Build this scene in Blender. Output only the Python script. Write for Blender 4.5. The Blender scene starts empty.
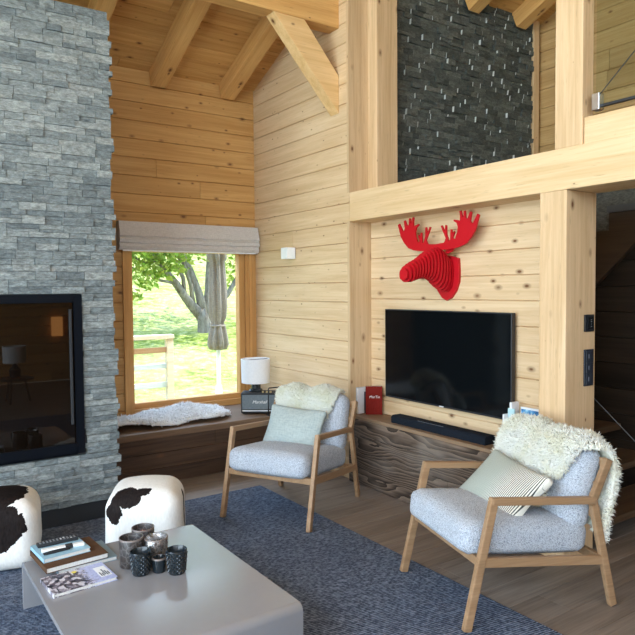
import bpy, bmesh, math, random
from mathutils import Vector, Matrix, Euler
random.seed(7)
scene = bpy.context.scene
COL = scene.collection
R = math.radians

# ------------------------------------------------------------------ camera
cam_d = bpy.data.cameras.new('camera')
cam_d.sensor_width = 36.0
cam_d.lens = 648.84 / 635.0 * 36.0
cam_d.clip_start = 0.05
cam_d.clip_end = 300
cam = bpy.data.objects.new('camera', cam_d)
COL.objects.link(cam)
_r = Vector((0.8233606, -0.56745743, -0.00832994))
_u = Vector((0.03197239, 0.03172629, 0.99898509))
_w = Vector((0.56661724, 0.82279129, -0.04426515))
_m = Matrix.Identity(4)
for i in range(3):
    _m[i][0], _m[i][1], _m[i][2] = _r[i], _u[i], -_w[i]
_m[2][3] = 1.6
cam.matrix_world = _m
scene.camera = cam

# ------------------------------------------------------------------ view, world, sun
scene.view_settings.view_transform = 'Standard'
scene.view_settings.look = 'None'
scene.view_settings.gamma = 1.0
scene.view_settings.exposure = 0.16
scene.cycles.use_denoising = True
scene.cycles.use_adaptive_sampling = False
scene.cycles.max_bounces = 10
scene.cycles.diffuse_bounces = 6
scene.cycles.glossy_bounces = 4
scene.cycles.transparent_max_bounces = 12
scene.cycles.sample_clamp_indirect = 6.0
scene.cycles.caustics_reflective = False
scene.cycles.caustics_refractive = False

world = bpy.data.worlds.new('sky')
scene.world = world
world.use_nodes = True
wn = world.node_tree
wn.nodes.clear()
w_out = wn.nodes.new('ShaderNodeOutputWorld')
w_bg = wn.nodes.new('ShaderNodeBackground')
w_bg.inputs['Strength'].default_value = 3.6
w_tc = wn.nodes.new('ShaderNodeTexCoord')
w_sep = wn.nodes.new('ShaderNodeSeparateXYZ')
w_rmp = wn.nodes.new('ShaderNodeValToRGB')
w_rmp.color_ramp.elements[0].position = 0.0
w_rmp.color_ramp.elements[0].color = (0.74, 0.90, 1.0, 1)
w_rmp.color_ramp.elements[1].position = 0.75
w_rmp.color_ramp.elements[1].color = (0.30, 0.52, 0.95, 1)
wn.links.new(w_tc.outputs['Generated'], w_sep.inputs[0])
wn.links.new(w_sep.outputs['Z'], w_rmp.inputs[0])
wn.links.new(w_rmp.outputs[0], w_bg.inputs['Color'])
wn.links.new(w_bg.outputs[0], w_out.inputs['Surface'])

sun_d = bpy.data.lights.new('sun', 'SUN')
sun_d.energy = 7.5
sun_d.angle = R(0.6)
sun_d.color = (1.0, 0.95, 0.84)
sun = bpy.data.objects.new('sun', sun_d)
COL.objects.link(sun)
# sunlight comes from the east and a little south, high
_sd = Vector((0.60, -0.16, 0.78)).normalized()
sun.rotation_euler = _sd.to_track_quat('Z', 'Y').to_euler()
sun.location = (20, -5, 30)


def portal(name, loc, rot, sx, sy):
    d = bpy.data.lights.new(name, 'AREA')
    d.shape = 'RECTANGLE'
    d.size, d.size_y = sx, sy
    d.cycles.is_portal = True
    o = bpy.data.objects.new(name, d)
    o.location = loc
    o.rotation_euler = rot
    COL.objects.link(o)
    return o


# area lamps added outside the openings to strengthen the light coming in
def daylight(name, loc, rot, sx, sy, watts, col):
    d = bpy.data.lights.new(name, 'AREA')
    d.shape = 'RECTANGLE'
    d.size, d.size_y = sx, sy
    d.energy = watts
    d.color = col
    o = bpy.data.objects.new(name, d)
    o.location = loc
    o.rotation_euler = rot
    COL.objects.link(o)


daylight('west_daylight_boost', (-3.42, 0.7, 2.40), (0, R(-90), 0), 4.6, 6.5, 640, (0.80, 0.90, 1.0))
daylight('south_fill_lamp', (0.2, -3.3, 3.55), (R(90), 0, 0), 5.4, 2.3, 165, (0.86, 0.93, 1.0))  # added fill lamp behind the camera
daylight('north_daylight_boost', (2.55, 6.75, 2.95), (Vector((0.15, 2.15, 2.6))).to_track_quat('Z', 'Y').to_euler(), 1.7, 1.3, 110, (0.66, 0.82, 1.0))  # extra lamp hidden above the window, adds to the sky light
portal('sky_portal_north', (2.55, 6.05, 1.25), (R(-90), 0, 0), 1.45, 1.7)

# ------------------------------------------------------------------ node helpers
MATS = {}


class NT:
    def __init__(self, name):
        self.m = bpy.data.materials.new(name)
        self.m.use_nodes = True
        self.t = self.m.node_tree
        self.t.nodes.clear()
        self.out = self.t.nodes.new('ShaderNodeOutputMaterial')

    def n(self, typ, props=None, **ins):
        nd = self.t.nodes.new(typ)
        for k, v in (props or {}).items():
            setattr(nd, k, v)
        for k, v in ins.items():
            key = int(k[1:]) if k[0] == 'i' and k[1:].isdigit() else k.replace('_', ' ')
            self.set(nd.inputs[key], v)
        return nd

    def set(self, sock, v):
        if isinstance(v, bpy.types.NodeSocket):
            self.t.links.new(v, sock)
        elif isinstance(v, bpy.types.Node):
            self.t.links.new(v.outputs[0], sock)
        else:
            if isinstance(v, tuple) and len(v) == 3 and sock.type == 'RGBA':
                v = (*v, 1)
            sock.default_value = v

    def ramp(self, fac, *stops, interp='LINEAR'):
        nd = self.t.nodes.new('ShaderNodeValToRGB')
        cr = nd.color_ramp
        cr.interpolation = interp
        while len(cr.elements) < len(stops):
            cr.elements.new(0.5)
        for e, (p, c) in zip(cr.elements, stops):
            e.position = p
            e.color = (*c, 1) if isinstance(c, tuple) else (c, c, c, 1)
        self.set(nd.inputs[0], fac)
        return nd.outputs[0]

    def mix(self, fac, a, b, blend='MIX'):
        nd = self.t.nodes.new('ShaderNodeMix')
        nd.data_type = 'RGBA'
        nd.blend_type = blend
        self.set(nd.inputs[0], fac)
        self.set(nd.inputs[6], a)
        self.set(nd.inputs[7], b)
        return nd.outputs[2]

    def math(self, op, a, b=0.0, c=0.0):
        nd = self.t.nodes.new('ShaderNodeMath')
        nd.operation = op
        self.set(nd.inputs[0], a)
        self.set(nd.inputs[1], b)
        self.set(nd.inputs[2], c)
        return nd.outputs[0]

    def vmath(self, op, a, b):
        nd = self.t.nodes.new('ShaderNodeVectorMath')
        nd.operation = op
        self.set(nd.inputs[0], a)
        self.set(nd.inputs[1], b)
        return nd.outputs[0]

    def coord(self):
        return self.t.nodes.new('ShaderNodeTexCoord').outputs['Object']

    def island(self):
        return self.t.nodes.new('ShaderNodeNewGeometry').outputs['Random Per Island']

    def mapping(self, vec, scale=(1, 1, 1), loc=(0, 0, 0), rot=(0, 0, 0)):
        nd = self.t.nodes.new('ShaderNodeMapping')
        self.set(nd.inputs[0], vec)
        nd.inputs['Location'].default_value = loc
        nd.inputs['Rotation'].default_value = rot
        nd.inputs['Scale'].default_value = scale
        return nd.outputs[0]

    def noise(self, vec, scale, detail=3.0, rough=0.55, dist=0.0):
        nd = self.n('ShaderNodeTexNoise')
        self.set(nd.inputs['Vector'], vec)
        nd.inputs['Scale'].default_value = scale
        nd.inputs['Detail'].default_value = detail
        nd.inputs['Roughness'].default_value = rough
        nd.inputs['Distortion'].default_value = dist
        return nd.outputs[0]

    def bump(self, h, strength=0.3, dist=0.01):
        nd = self.n('ShaderNodeBump')
        self.set(nd.inputs['Height'], h)
        nd.inputs['Strength'].default_value = strength
        nd.inputs['Distance'].default_value = dist
        return nd.outputs[0]

    def bsdf(self, color, rough=0.5, normal=None, metallic=0.0, spec=0.5, **kw):
        b = self.n('ShaderNodeBsdfPrincipled')
        self.set(b.inputs['Base Color'], color)
        self.set(b.inputs['Roughness'], rough)
        self.set(b.inputs['Metallic'], metallic)
        self.set(b.inputs['Specular IOR Level'], spec)
        for k, v in kw.items():
            self.set(b.inputs[k.replace('_', ' ')], v)
        if normal is not None:
            self.set(b.inputs['Normal'], normal)
        self.t.links.new(b.outputs[0], self.out.inputs['Surface'])
        return b


def plain(name, color, rough=0.5, metallic=0.0, spec=0.5, var=0.06, **kw):
    """a plain surface with a faint mottling so it is never perfectly flat"""
    nt = NT(name)
    nz = nt.noise(nt.coord(), 35.0, 3)
    c = nt.mix(nz, tuple(x * (1 - var) for x in color), tuple(min(1, x * (1 + var)) for x in color))
    nt.bsdf(c, rough, metallic=metallic, spec=spec, **kw)
    return nt.m


def wood(name, light, dark, axis='X', knots=0.10, knot_scale=13.0, grain=1.0, contrast=0.5, rough=0.55,
         island_var=0.16, knot_col=(0.15, 0.06, 0.022), bump=0.12, warp=0.6):
    nt = NT(name)
    co = nt.coord()
    isl = nt.island()
    off = nt.n('ShaderNodeCombineXYZ', None, i0=nt.math('MULTIPLY', isl, 37.1), i1=nt.math('MULTIPLY', isl, 91.7),
               i2=nt.math('MULTIPLY', isl, 53.3)).outputs[0]
    v = nt.vmath('ADD', co, off)
    ai = 'XYZ'.index(axis)
    sc = [14.0 * grain] * 3
    sc[ai] = 0.9 * grain
    g1 = nt.noise(nt.mapping(v, tuple(sc)), 1.0, 5, 0.6, warp)
    sc2 = [70.0 * grain] * 3
    sc2[ai] = 1.6 * grain
    g2 = nt.noise(nt.mapping(v, tuple(sc2)), 1.0, 3, 0.6, 0.2)
    f = nt.math('ADD', nt.math('MULTIPLY', g1, 0.65), nt.math('MULTIPLY', g2, 0.35))
    lo, hi = 0.5 - 0.5 * contrast * 0.5, 0.5 + 0.5 * contrast * 0.5
    col = nt.ramp(f, (lo, dark), (hi, light))
    br = nt.math('ADD', nt.math('MULTIPLY', isl, 2 * island_var), 1.0 - island_var)
    col = nt.mix(1.0, col, nt.n('ShaderNodeCombineColor', None, i0=br, i1=br, i2=br).outputs[0], 'MULTIPLY')
    if knots > 0:
        ks = [1.0] * 3
        ks[ai] = 0.55
        vo = nt.n('ShaderNodeTexVoronoi', None, Vector=nt.mapping(v, tuple(ks)), Scale=knot_scale)
        rnd = nt.n('ShaderNodeSeparateColor', None, i0=vo.outputs['Color']).outputs[0]
        rad = nt.math('ADD', nt.math('MULTIPLY', nt.math('MULTIPLY', rnd, rnd), knots * 1.5), knots * 0.20)
        q = nt.math('DIVIDE', vo.outputs['Distance'], rad)
        k = nt.ramp(nt.math('MULTIPLY', q, 0.4), (0.22, 1.0), (0.40, 0.5), (0.8, 0.0))
        streak = nt.noise(nt.mapping(v, tuple(8.0 if i == ai else 160.0 for i in range(3))), 1.0, 2, 0.5)
        col = nt.mix(nt.ramp(streak, (0.66, 0.0), (0.74, 0.45)), col, tuple(c * 0.5 for c in dark))
        col = nt.mix(k, col, knot_col)
    nt.bsdf(col, rough, normal=nt.bump(f, bump, 0.004), spec=0.3)
    return nt.m


def M(key, fn, *a, **k):
    if key not in MATS:
        MATS[key] = fn(key, *a, **k)
    return MATS[key]


SPL, SPD = (0.66, 0.395, 0.15), (0.50, 0.26, 0.08)
spruce_x = M('spruce_boards_x', wood, SPL, SPD, 'X')
spruce_y = M('spruce_boards_y', wood, (0.71, 0.53, 0.335), (0.575, 0.395, 0.22), 'Y')
spruce_n = M('spruce_boards_north', wood, (0.65, 0.38, 0.145), (0.50, 0.26, 0.082), 'X')
beam_x = M('spruce_beam_x', wood, (0.67, 0.40, 0.155), (0.52, 0.275, 0.09), 'X', 0.085, 9.0)
beam_y = M('spruce_beam_y', wood, (0.69, 0.505, 0.305), (0.57, 0.39, 0.205), 'Y', 0.085, 8.0)
beam_z = M('spruce_beam_z', wood, (0.66, 0.475, 0.29), (0.51, 0.34, 0.185), 'Z', 0.095, 11.0)
oak = M('oiled_oak', wood, (0.36, 0.225, 0.125), (0.23, 0.135, 0.07), 'X', 0.0, contrast=0.7, grain=1.6, rough=0.42)
larch_frame_x = M('larch_frame_x', wood, (0.64, 0.36, 0.135), (0.48, 0.24, 0.08), 'X', 0.05, 6.0)
larch_frame_z = M('larch_frame_z', wood, (0.64, 0.36, 0.135), (0.48, 0.24, 0.08), 'Z', 0.05, 6.0)
old_brown = M('aged_brown_board', wood, (0.125, 0.070, 0.042), (0.022, 0.012, 0.008), 'X', 0.06, 5.0, contrast=0.9,
              rough=0.6, bump=0.4, warp=1.2, island_var=0.35)


def barn_wood(name):
    nt = NT(name)
    co = nt.coord()
    isl = nt.island()
    off = nt.n('ShaderNodeCombineXYZ', None, i0=nt.math('MULTIPLY', isl, 17.1), i1=nt.math('MULTIPLY', isl, 41.7),
               i2=nt.math('MULTIPLY', isl, 29.3)).outputs[0]
    v = nt.mapping(nt.vmath('ADD', co, off), (3.0, 1.1, 5.5))
    dn = nt.n('ShaderNodeTexNoise', None, Vector=v, Scale=1.1, Detail=2.0)
    vv = nt.n('ShaderNodeVectorMath', {'operation': 'MULTIPLY_ADD'}, i0=dn.outputs['Color'], i1=(1.6, 1.6, 1.6), i2=v).outputs[0]
    wv = nt.n('ShaderNodeTexWave', {'wave_type': 'BANDS', 'bands_direction': 'Z', 'wave_profile': 'SAW'}, Vector=vv, Scale=2.0,
              Distortion=6.0, Detail=4.0, Detail_Scale=0.8)
    fine = nt.noise(nt.mapping(co, (60, 2.0, 60)), 1.0, 4)
    f = nt.math('ADD', nt.math('MULTIPLY', wv.outputs['Fac'], 0.55), nt.math('MULTIPLY', fine, 0.5))
    c = nt.ramp(f, (0.20, (0.014, 0.009, 0.006)), (0.45, (0.055, 0.037, 0.026)), (0.80, (0.16, 0.115, 0.085)))
    big = nt.noise(nt.mapping(co, (4, 2.0, 4)), 1.0, 3)
    c = nt.mix(nt.ramp(big, (0.5, 0.0), (0.72, 0.5)), c, (0.19, 0.16, 0.135))
    br = nt.math('ADD', nt.math('MULTIPLY', isl, 0.6), 0.7)
    c = nt.mix(1.0, c, nt.n('ShaderNodeCombineColor', None, i0=br, i1=br, i2=br).outputs[0], 'MULTIPLY')
    nt.bsdf(c, 0.65, normal=nt.bump(f, 0.6, 0.008), spec=0.25)
    return nt.m


barn = M('weathered_barn_board', barn_wood)


def floor_mat(name):
    nt = NT(name)
    co = nt.coord()
    isl = nt.island()
    off = nt.n('ShaderNodeCombineXYZ', None, i0=nt.math('MULTIPLY', isl, 37.1), i1=nt.math('MULTIPLY', isl, 91.7), i2=0.0).outputs[0]
    v = nt.vmath('ADD', co, off)
    g = nt.noise(nt.mapping(v, (1.2, 13, 13)), 1.0, 5, 0.6, 0.8)
    g2 = nt.noise(nt.mapping(v, (2.5, 80, 80)), 1.0, 3)
    f = nt.math('ADD', nt.math('MULTIPLY', g, 0.6), nt.math('MULTIPLY', g2, 0.4))
    c = nt.ramp(f, (0.32, (0.125, 0.092, 0.07)), (0.62, (0.25, 0.20, 0.16)))
    br = nt.math('ADD', nt.math('MULTIPLY', isl, 0.3), 0.85)
    c = nt.mix(1.0, c, nt.n('ShaderNodeCombineColor', None, i0=br, i1=br, i2=br).outputs[0], 'MULTIPLY')
    nt.bsdf(c, 0.5, normal=nt.bump(f, 0.2, 0.004), spec=0.35)
    return nt.m


floor_wood = M('oak_floor_board', floor_mat)


def stone_mat(name, a, b, c, grit=0.5):
    nt = NT(name)
    co = nt.coord()
    isl = nt.island()
    n1 = nt.noise(nt.mapping(co, (18, 18, 40)), 1.0, 6, 0.7)
    n2 = nt.noise(co, 110.0, 4, 0.7)
    col = nt.ramp(isl, (0.0, a), (0.5, b), (1.0, c))
    sh = nt.ramp(n1, (0.3, 0.5), (0.7, 1.4))
    col = nt.mix(1.0, col, sh, 'MULTIPLY')
    n3 = nt.noise(nt.mapping(co, (40, 40, 130)), 1.0, 5, 0.75)
    col = nt.mix(1.0, col, nt.ramp(n3, (0.32, 0.6), (0.68, 1.4)), 'MULTIPLY')
    h = nt.math('ADD', nt.math('MULTIPLY', n1, 0.7), nt.math('MULTIPLY', n2, 0.3))
    nt.bsdf(col, 0.62, normal=nt.bump(h, grit, 0.012), spec=0.35)
    return nt.m


stone_grey = M('split_quartzite', stone_mat, (0.135, 0.16, 0.17), (0.205, 0.235, 0.24), (0.29, 0.315, 0.31), 1.0)
slate_dark = M('split_slate', stone_mat, (0.055, 0.066, 0.064), (0.085, 0.098, 0.094), (0.125, 0.138, 0.13), 0.8)
mortar = M('stone_backing', plain, (0.035, 0.04, 0.042), 0.9)


def boucle_mat(name):
    nt = NT(name)
    co = nt.coord()
    vo = nt.n('ShaderNodeTexVoronoi', None, Vector=co, Scale=240.0)
    n = nt.noise(co, 110.0, 3, 0.7)
    f = nt.math('ADD', nt.math('MULTIPLY', vo.outputs['Distance'], 0.6), nt.math('MULTIPLY', n, 0.6))
    c = nt.ramp(f, (0.32, (0.74, 0.79, 0.86)), (0.55, (0.56, 0.61, 0.69)), (0.82, (0.24, 0.28, 0.35)))
    nt.bsdf(c, 0.95, normal=nt.bump(nt.math('SUBTRACT', 1.0, f), 0.9, 0.01), spec=0.1, Sheen_Weight=0.25)
    return nt.m


boucle = M('grey_boucle', boucle_mat)


def fleece_mat(name, tip, root):
    nt = NT(name)
    co = nt.coord()
    n = nt.noise(co, 9.0, 3)
    c = nt.ramp(n, (0.35, root), (0.62, tip))
    nt.bsdf(c, 0.9, spec=0.15, Sheen_Weight=0.3)
    return nt.m


fleece_cream = M('cream_fleece', fleece_mat, (0.78, 0.78, 0.72), (0.72, 0.70, 0.55))
fleece_pale = M('pale_short_fleece', fleece_mat, (0.72, 0.73, 0.66), (0.66, 0.66, 0.52))
fleece_white = M('white_fleece', fleece_mat, (0.88, 0.89, 0.90), (0.82, 0.84, 0.86))


def rug_mat(name):
    nt = NT(name)
    co = nt.mapping(nt.coord(), rot=(0, 0, R(8)))
    sep = nt.n('ShaderNodeSeparateXYZ', None, i0=co)
    rows = nt.n('ShaderNodeTexWave', {'wave_type': 'BANDS', 'bands_direction': 'Y'}, Vector=co, Scale=22.0, Distortion=1.2, Detail=2.0,
                Detail_Scale=3.0)
    vo = nt.n('ShaderNodeTexVoronoi', None, Vector=nt.mapping(co, (42, 70, 1)), Scale=1.0)
    n = nt.noise(co, 2.2, 3)
    nf = nt.noise(nt.mapping(co, (120, 60, 1)), 1.0, 3)
    f = nt.math('ADD', nt.math('MULTIPLY', rows.outputs['Fac'], 0.30),
                nt.math('ADD', nt.math('MULTIPLY', vo.outputs['Distance'], 0.35), nt.math('MULTIPLY', nf, 0.4)))
    c = nt.ramp(f, (0.30, (0.018, 0.026, 0.046)), (0.52, (0.080, 0.104, 0.155)), (0.74, (0.25, 0.30, 0.39)))
    c = nt.mix(nt.ramp(n, (0.35, 0.0), (0.7, 0.25)), c, (0.045, 0.06, 0.10))
    nt.bsdf(c, 0.95, normal=nt.bump(f, 0.9, 0.012), spec=0.1)
    return nt.m


rug_weave = M('blue_grey_weave', rug_mat)


def cowhide_mat(name, blobs, base=(0.80, 0.79, 0.76)):
    """white hide with dark patches: each blob is (x, y, z, radius, sx, sy, sz) in the pouf's own space"""
    nt = NT(name)
    co = nt.coord()
    dn = nt.n('ShaderNodeTexNoise', None, Vector=co, Scale=11.0, Detail=4.0, Roughness=0.65)
    d = nt.vmath('SUBTRACT', dn.outputs['Color'], (0.5, 0.5, 0.5))
    dsc = nt.n('ShaderNodeVectorMath', {'operation': 'SCALE'}, i0=d)
    dsc.inputs['Scale'].default_value = 0.11
    v = nt.vmath('ADD', co, dsc.outputs[0])
    tot = None
    for (x, y, z, r, sx, sy, sz) in blobs:
        p = nt.vmath('MULTIPLY', nt.vmath('SUBTRACT', v, (x, y, z)), (1 / sx, 1 / sy, 1 / sz))
        ln = nt.n('ShaderNodeVectorMath', {'operation': 'LENGTH'}, i0=p).outputs['Value']
        inside = nt.math('LESS_THAN', ln, r)
        tot = inside if tot is None else nt.math('MAXIMUM', tot, inside)
    hair = nt.noise(nt.mapping(co, (90, 90, 30)), 1.0, 3)
    w = nt.ramp(hair, (0.3, tuple(x * 0.88 for x in base)), (0.7, base))
    k = nt.ramp(hair, (0.3, (0.006, 0.004, 0.004)), (0.7, (0.018, 0.013, 0.012)))
    c = nt.mix(tot, w, k)
    nt.bsdf(c, 0.7, normal=nt.bump(hair, 0.25, 0.004), spec=0.12)
    return nt.m


def stripe_mat(name):
    nt = NT(name)
    co = nt.coord()
    sep = nt.n('ShaderNodeSeparateXYZ', None, i0=co)
    w = nt.n('ShaderNodeTexWave', {'wave_type': 'BANDS', 'bands_direction': 'Y'}, Vector=co, Scale=29.0, Distortion=0.25)
    s = nt.ramp(w.outputs['Fac'], (0.30, 0.0), (0.50, 1.0))
    dark = nt.ramp(sep.outputs['Y'], (0.0, (0.10, 0.115, 0.11)), (1.0, (0.10, 0.115, 0.11)))
    near = nt.math('SMOOTH_MIN', 1.0, nt.math('MAXIMUM', 0.0, nt.math('MULTIPLY', nt.math('SUBTRACT', 0.02, sep.outputs['Y']), 9.0)), 0.2)
    pale = nt.mix(near, (0.42, 0.45, 0.40), (0.72, 0.71, 0.64))
    dk = nt.mix(near, (0.30, 0.34, 0.31), (0.06, 0.065, 0.065))
    s = nt.math('MAXIMUM', s, nt.math('GREATER_THAN', nt.math('ABSOLUTE', sep.outputs['Y']), 0.258))
    c = nt.mix(s, dk, pale)
    nt.bsdf(c, 0.9, normal=nt.bump(w.outputs['Fac'], 0.3, 0.003), spec=0.1)
    return nt.m


def linen_mat(name, a, b, sc=220.0):
    nt = NT(name)
    co = nt.coord()
    n1 = nt.noise(nt.mapping(co, (sc, sc, sc * 0.15)), 1.0, 2)
    n2 = nt.noise(nt.mapping(co, (sc * 0.15, sc * 0.15, sc)), 1.0, 2)
    f = nt.math('ADD', nt.math('MULTIPLY', n1, 0.5), nt.math('MULTIPLY', n2, 0.5))
    nt.bsdf(nt.ramp(f, (0.35, a), (0.65, b)), 0.9, normal=nt.bump(f, 0.3, 0.003), spec=0.1)
    return nt.m


def glass_mat(name, tint=(1, 1, 1), ior=1.5):
    nt = NT(name)
    fr = nt.n('ShaderNodeFresnel')
    fr.inputs['IOR'].default_value = ior
    tr = nt.n('ShaderNodeBsdfTransparent', None, Color=tint)
    gl = nt.n('ShaderNodeBsdfGlossy', None, Roughness=0.02)
    back = nt.n('ShaderNodeNewGeometry').outputs['Backfacing']
    fac = nt.math('MULTIPLY', fr.outputs[0], nt.math('SUBTRACT', 1.0, back))
    mx = nt.n('ShaderNodeMixShader', None, i0=fac, i1=tr.outputs[0], i2=gl.outputs[0])
    nt.t.links.new(mx.outputs[0], nt.out.inputs['Surface'])
    return nt.m


def emit_mat(name, col, strength):
    nt = NT(name)
    e = nt.n('ShaderNodeEmission', None, Color=col, Strength=strength)
    nt.t.links.new(e.outputs[0], nt.out.inputs['Surface'])
    return nt.m


def leaf_mat(name, a, b):
    nt = NT(name)
    isl = nt.island()
    c = nt.ramp(isl, (0.0, a), (1.0, b))
    d = nt.n('ShaderNodeBsdfDiffuse', None, Color=c)
    t = nt.n('ShaderNodeBsdfTranslucent', None, Color=c)
    mx = nt.n('ShaderNodeMixShader', None, i0=0.45, i1=d.outputs[0], i2=t.outputs[0])
    nt.t.links.new(mx.outputs[0], nt.out.inputs['Surface'])
    return nt.m


def grass_mat(name):
    nt = NT(name)
    co = nt.coord()
    n1 = nt.noise(co, 0.7, 4, 0.6)
    n2 = nt.noise(co, 6.0, 5, 0.75)
    n3 = nt.noise(co, 40.0, 3, 0.7)
    c = nt.ramp(n2, (0.38, (0.10, 0.17, 0.025)), (0.50, (0.36, 0.40, 0.07)), (0.60, (0.78, 0.72, 0.32)))
    c2 = nt.ramp(n1, (0.36, (0.16, 0.26, 0.035)), (0.60, (0.80, 0.74, 0.34)))
    c = nt.mix(0.45, c, c2)
    c = nt.mix(1.0, c, nt.ramp(n3, (0.3, 0.7), (0.7, 1.2)), 'MULTIPLY')
    nt.bsdf(c, 0.95, normal=nt.bump(n3, 0.8, 0.05), spec=0.05)
    return nt.m


def bark_mat(name):
    nt = NT(name)
    co = nt.coord()
    n = nt.noise(nt.mapping(co, (14, 14, 4)), 1.0, 5, 0.7)
    nt.bsdf(nt.ramp(n, (0.3, (0.10, 0.085, 0.07)), (0.7, (0.34, 0.31, 0.27))), 0.9, normal=nt.bump(n, 0.8, 0.03), spec=0.1)
    return nt.m


black_metal = M('black_metal', plain, (0.012, 0.014, 0.018), 0.4)
black_soft = M('black_matte', plain, (0.016, 0.018, 0.022), 0.7)
dark_mirror = M('dark_screen_glass', plain, (0.004, 0.005, 0.006), 0.06, spec=0.5, var=0.0)
white_paint = M('white_paint', plain, (0.78, 0.80, 0.82), 0.4)
steel = M('brushed_steel', plain, (0.62, 0.64, 0.67), 0.28, metallic=1.0)
pages = M('book_pages', linen_mat, (0.62, 0.62, 0.60), (0.80, 0.79, 0.76), 300)
shade_white = M('white_lamp_shade', linen_mat, (0.74, 0.75, 0.78), (0.84, 0.85, 0.87), 260)
red_lacquer = M('red_lacquer', plain, (0.46, 0.003, 0.010), 0.5, spec=0.3)
win_glass = M('window_glass', glass_mat, (0.97, 0.985, 0.98), 1.45)


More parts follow.
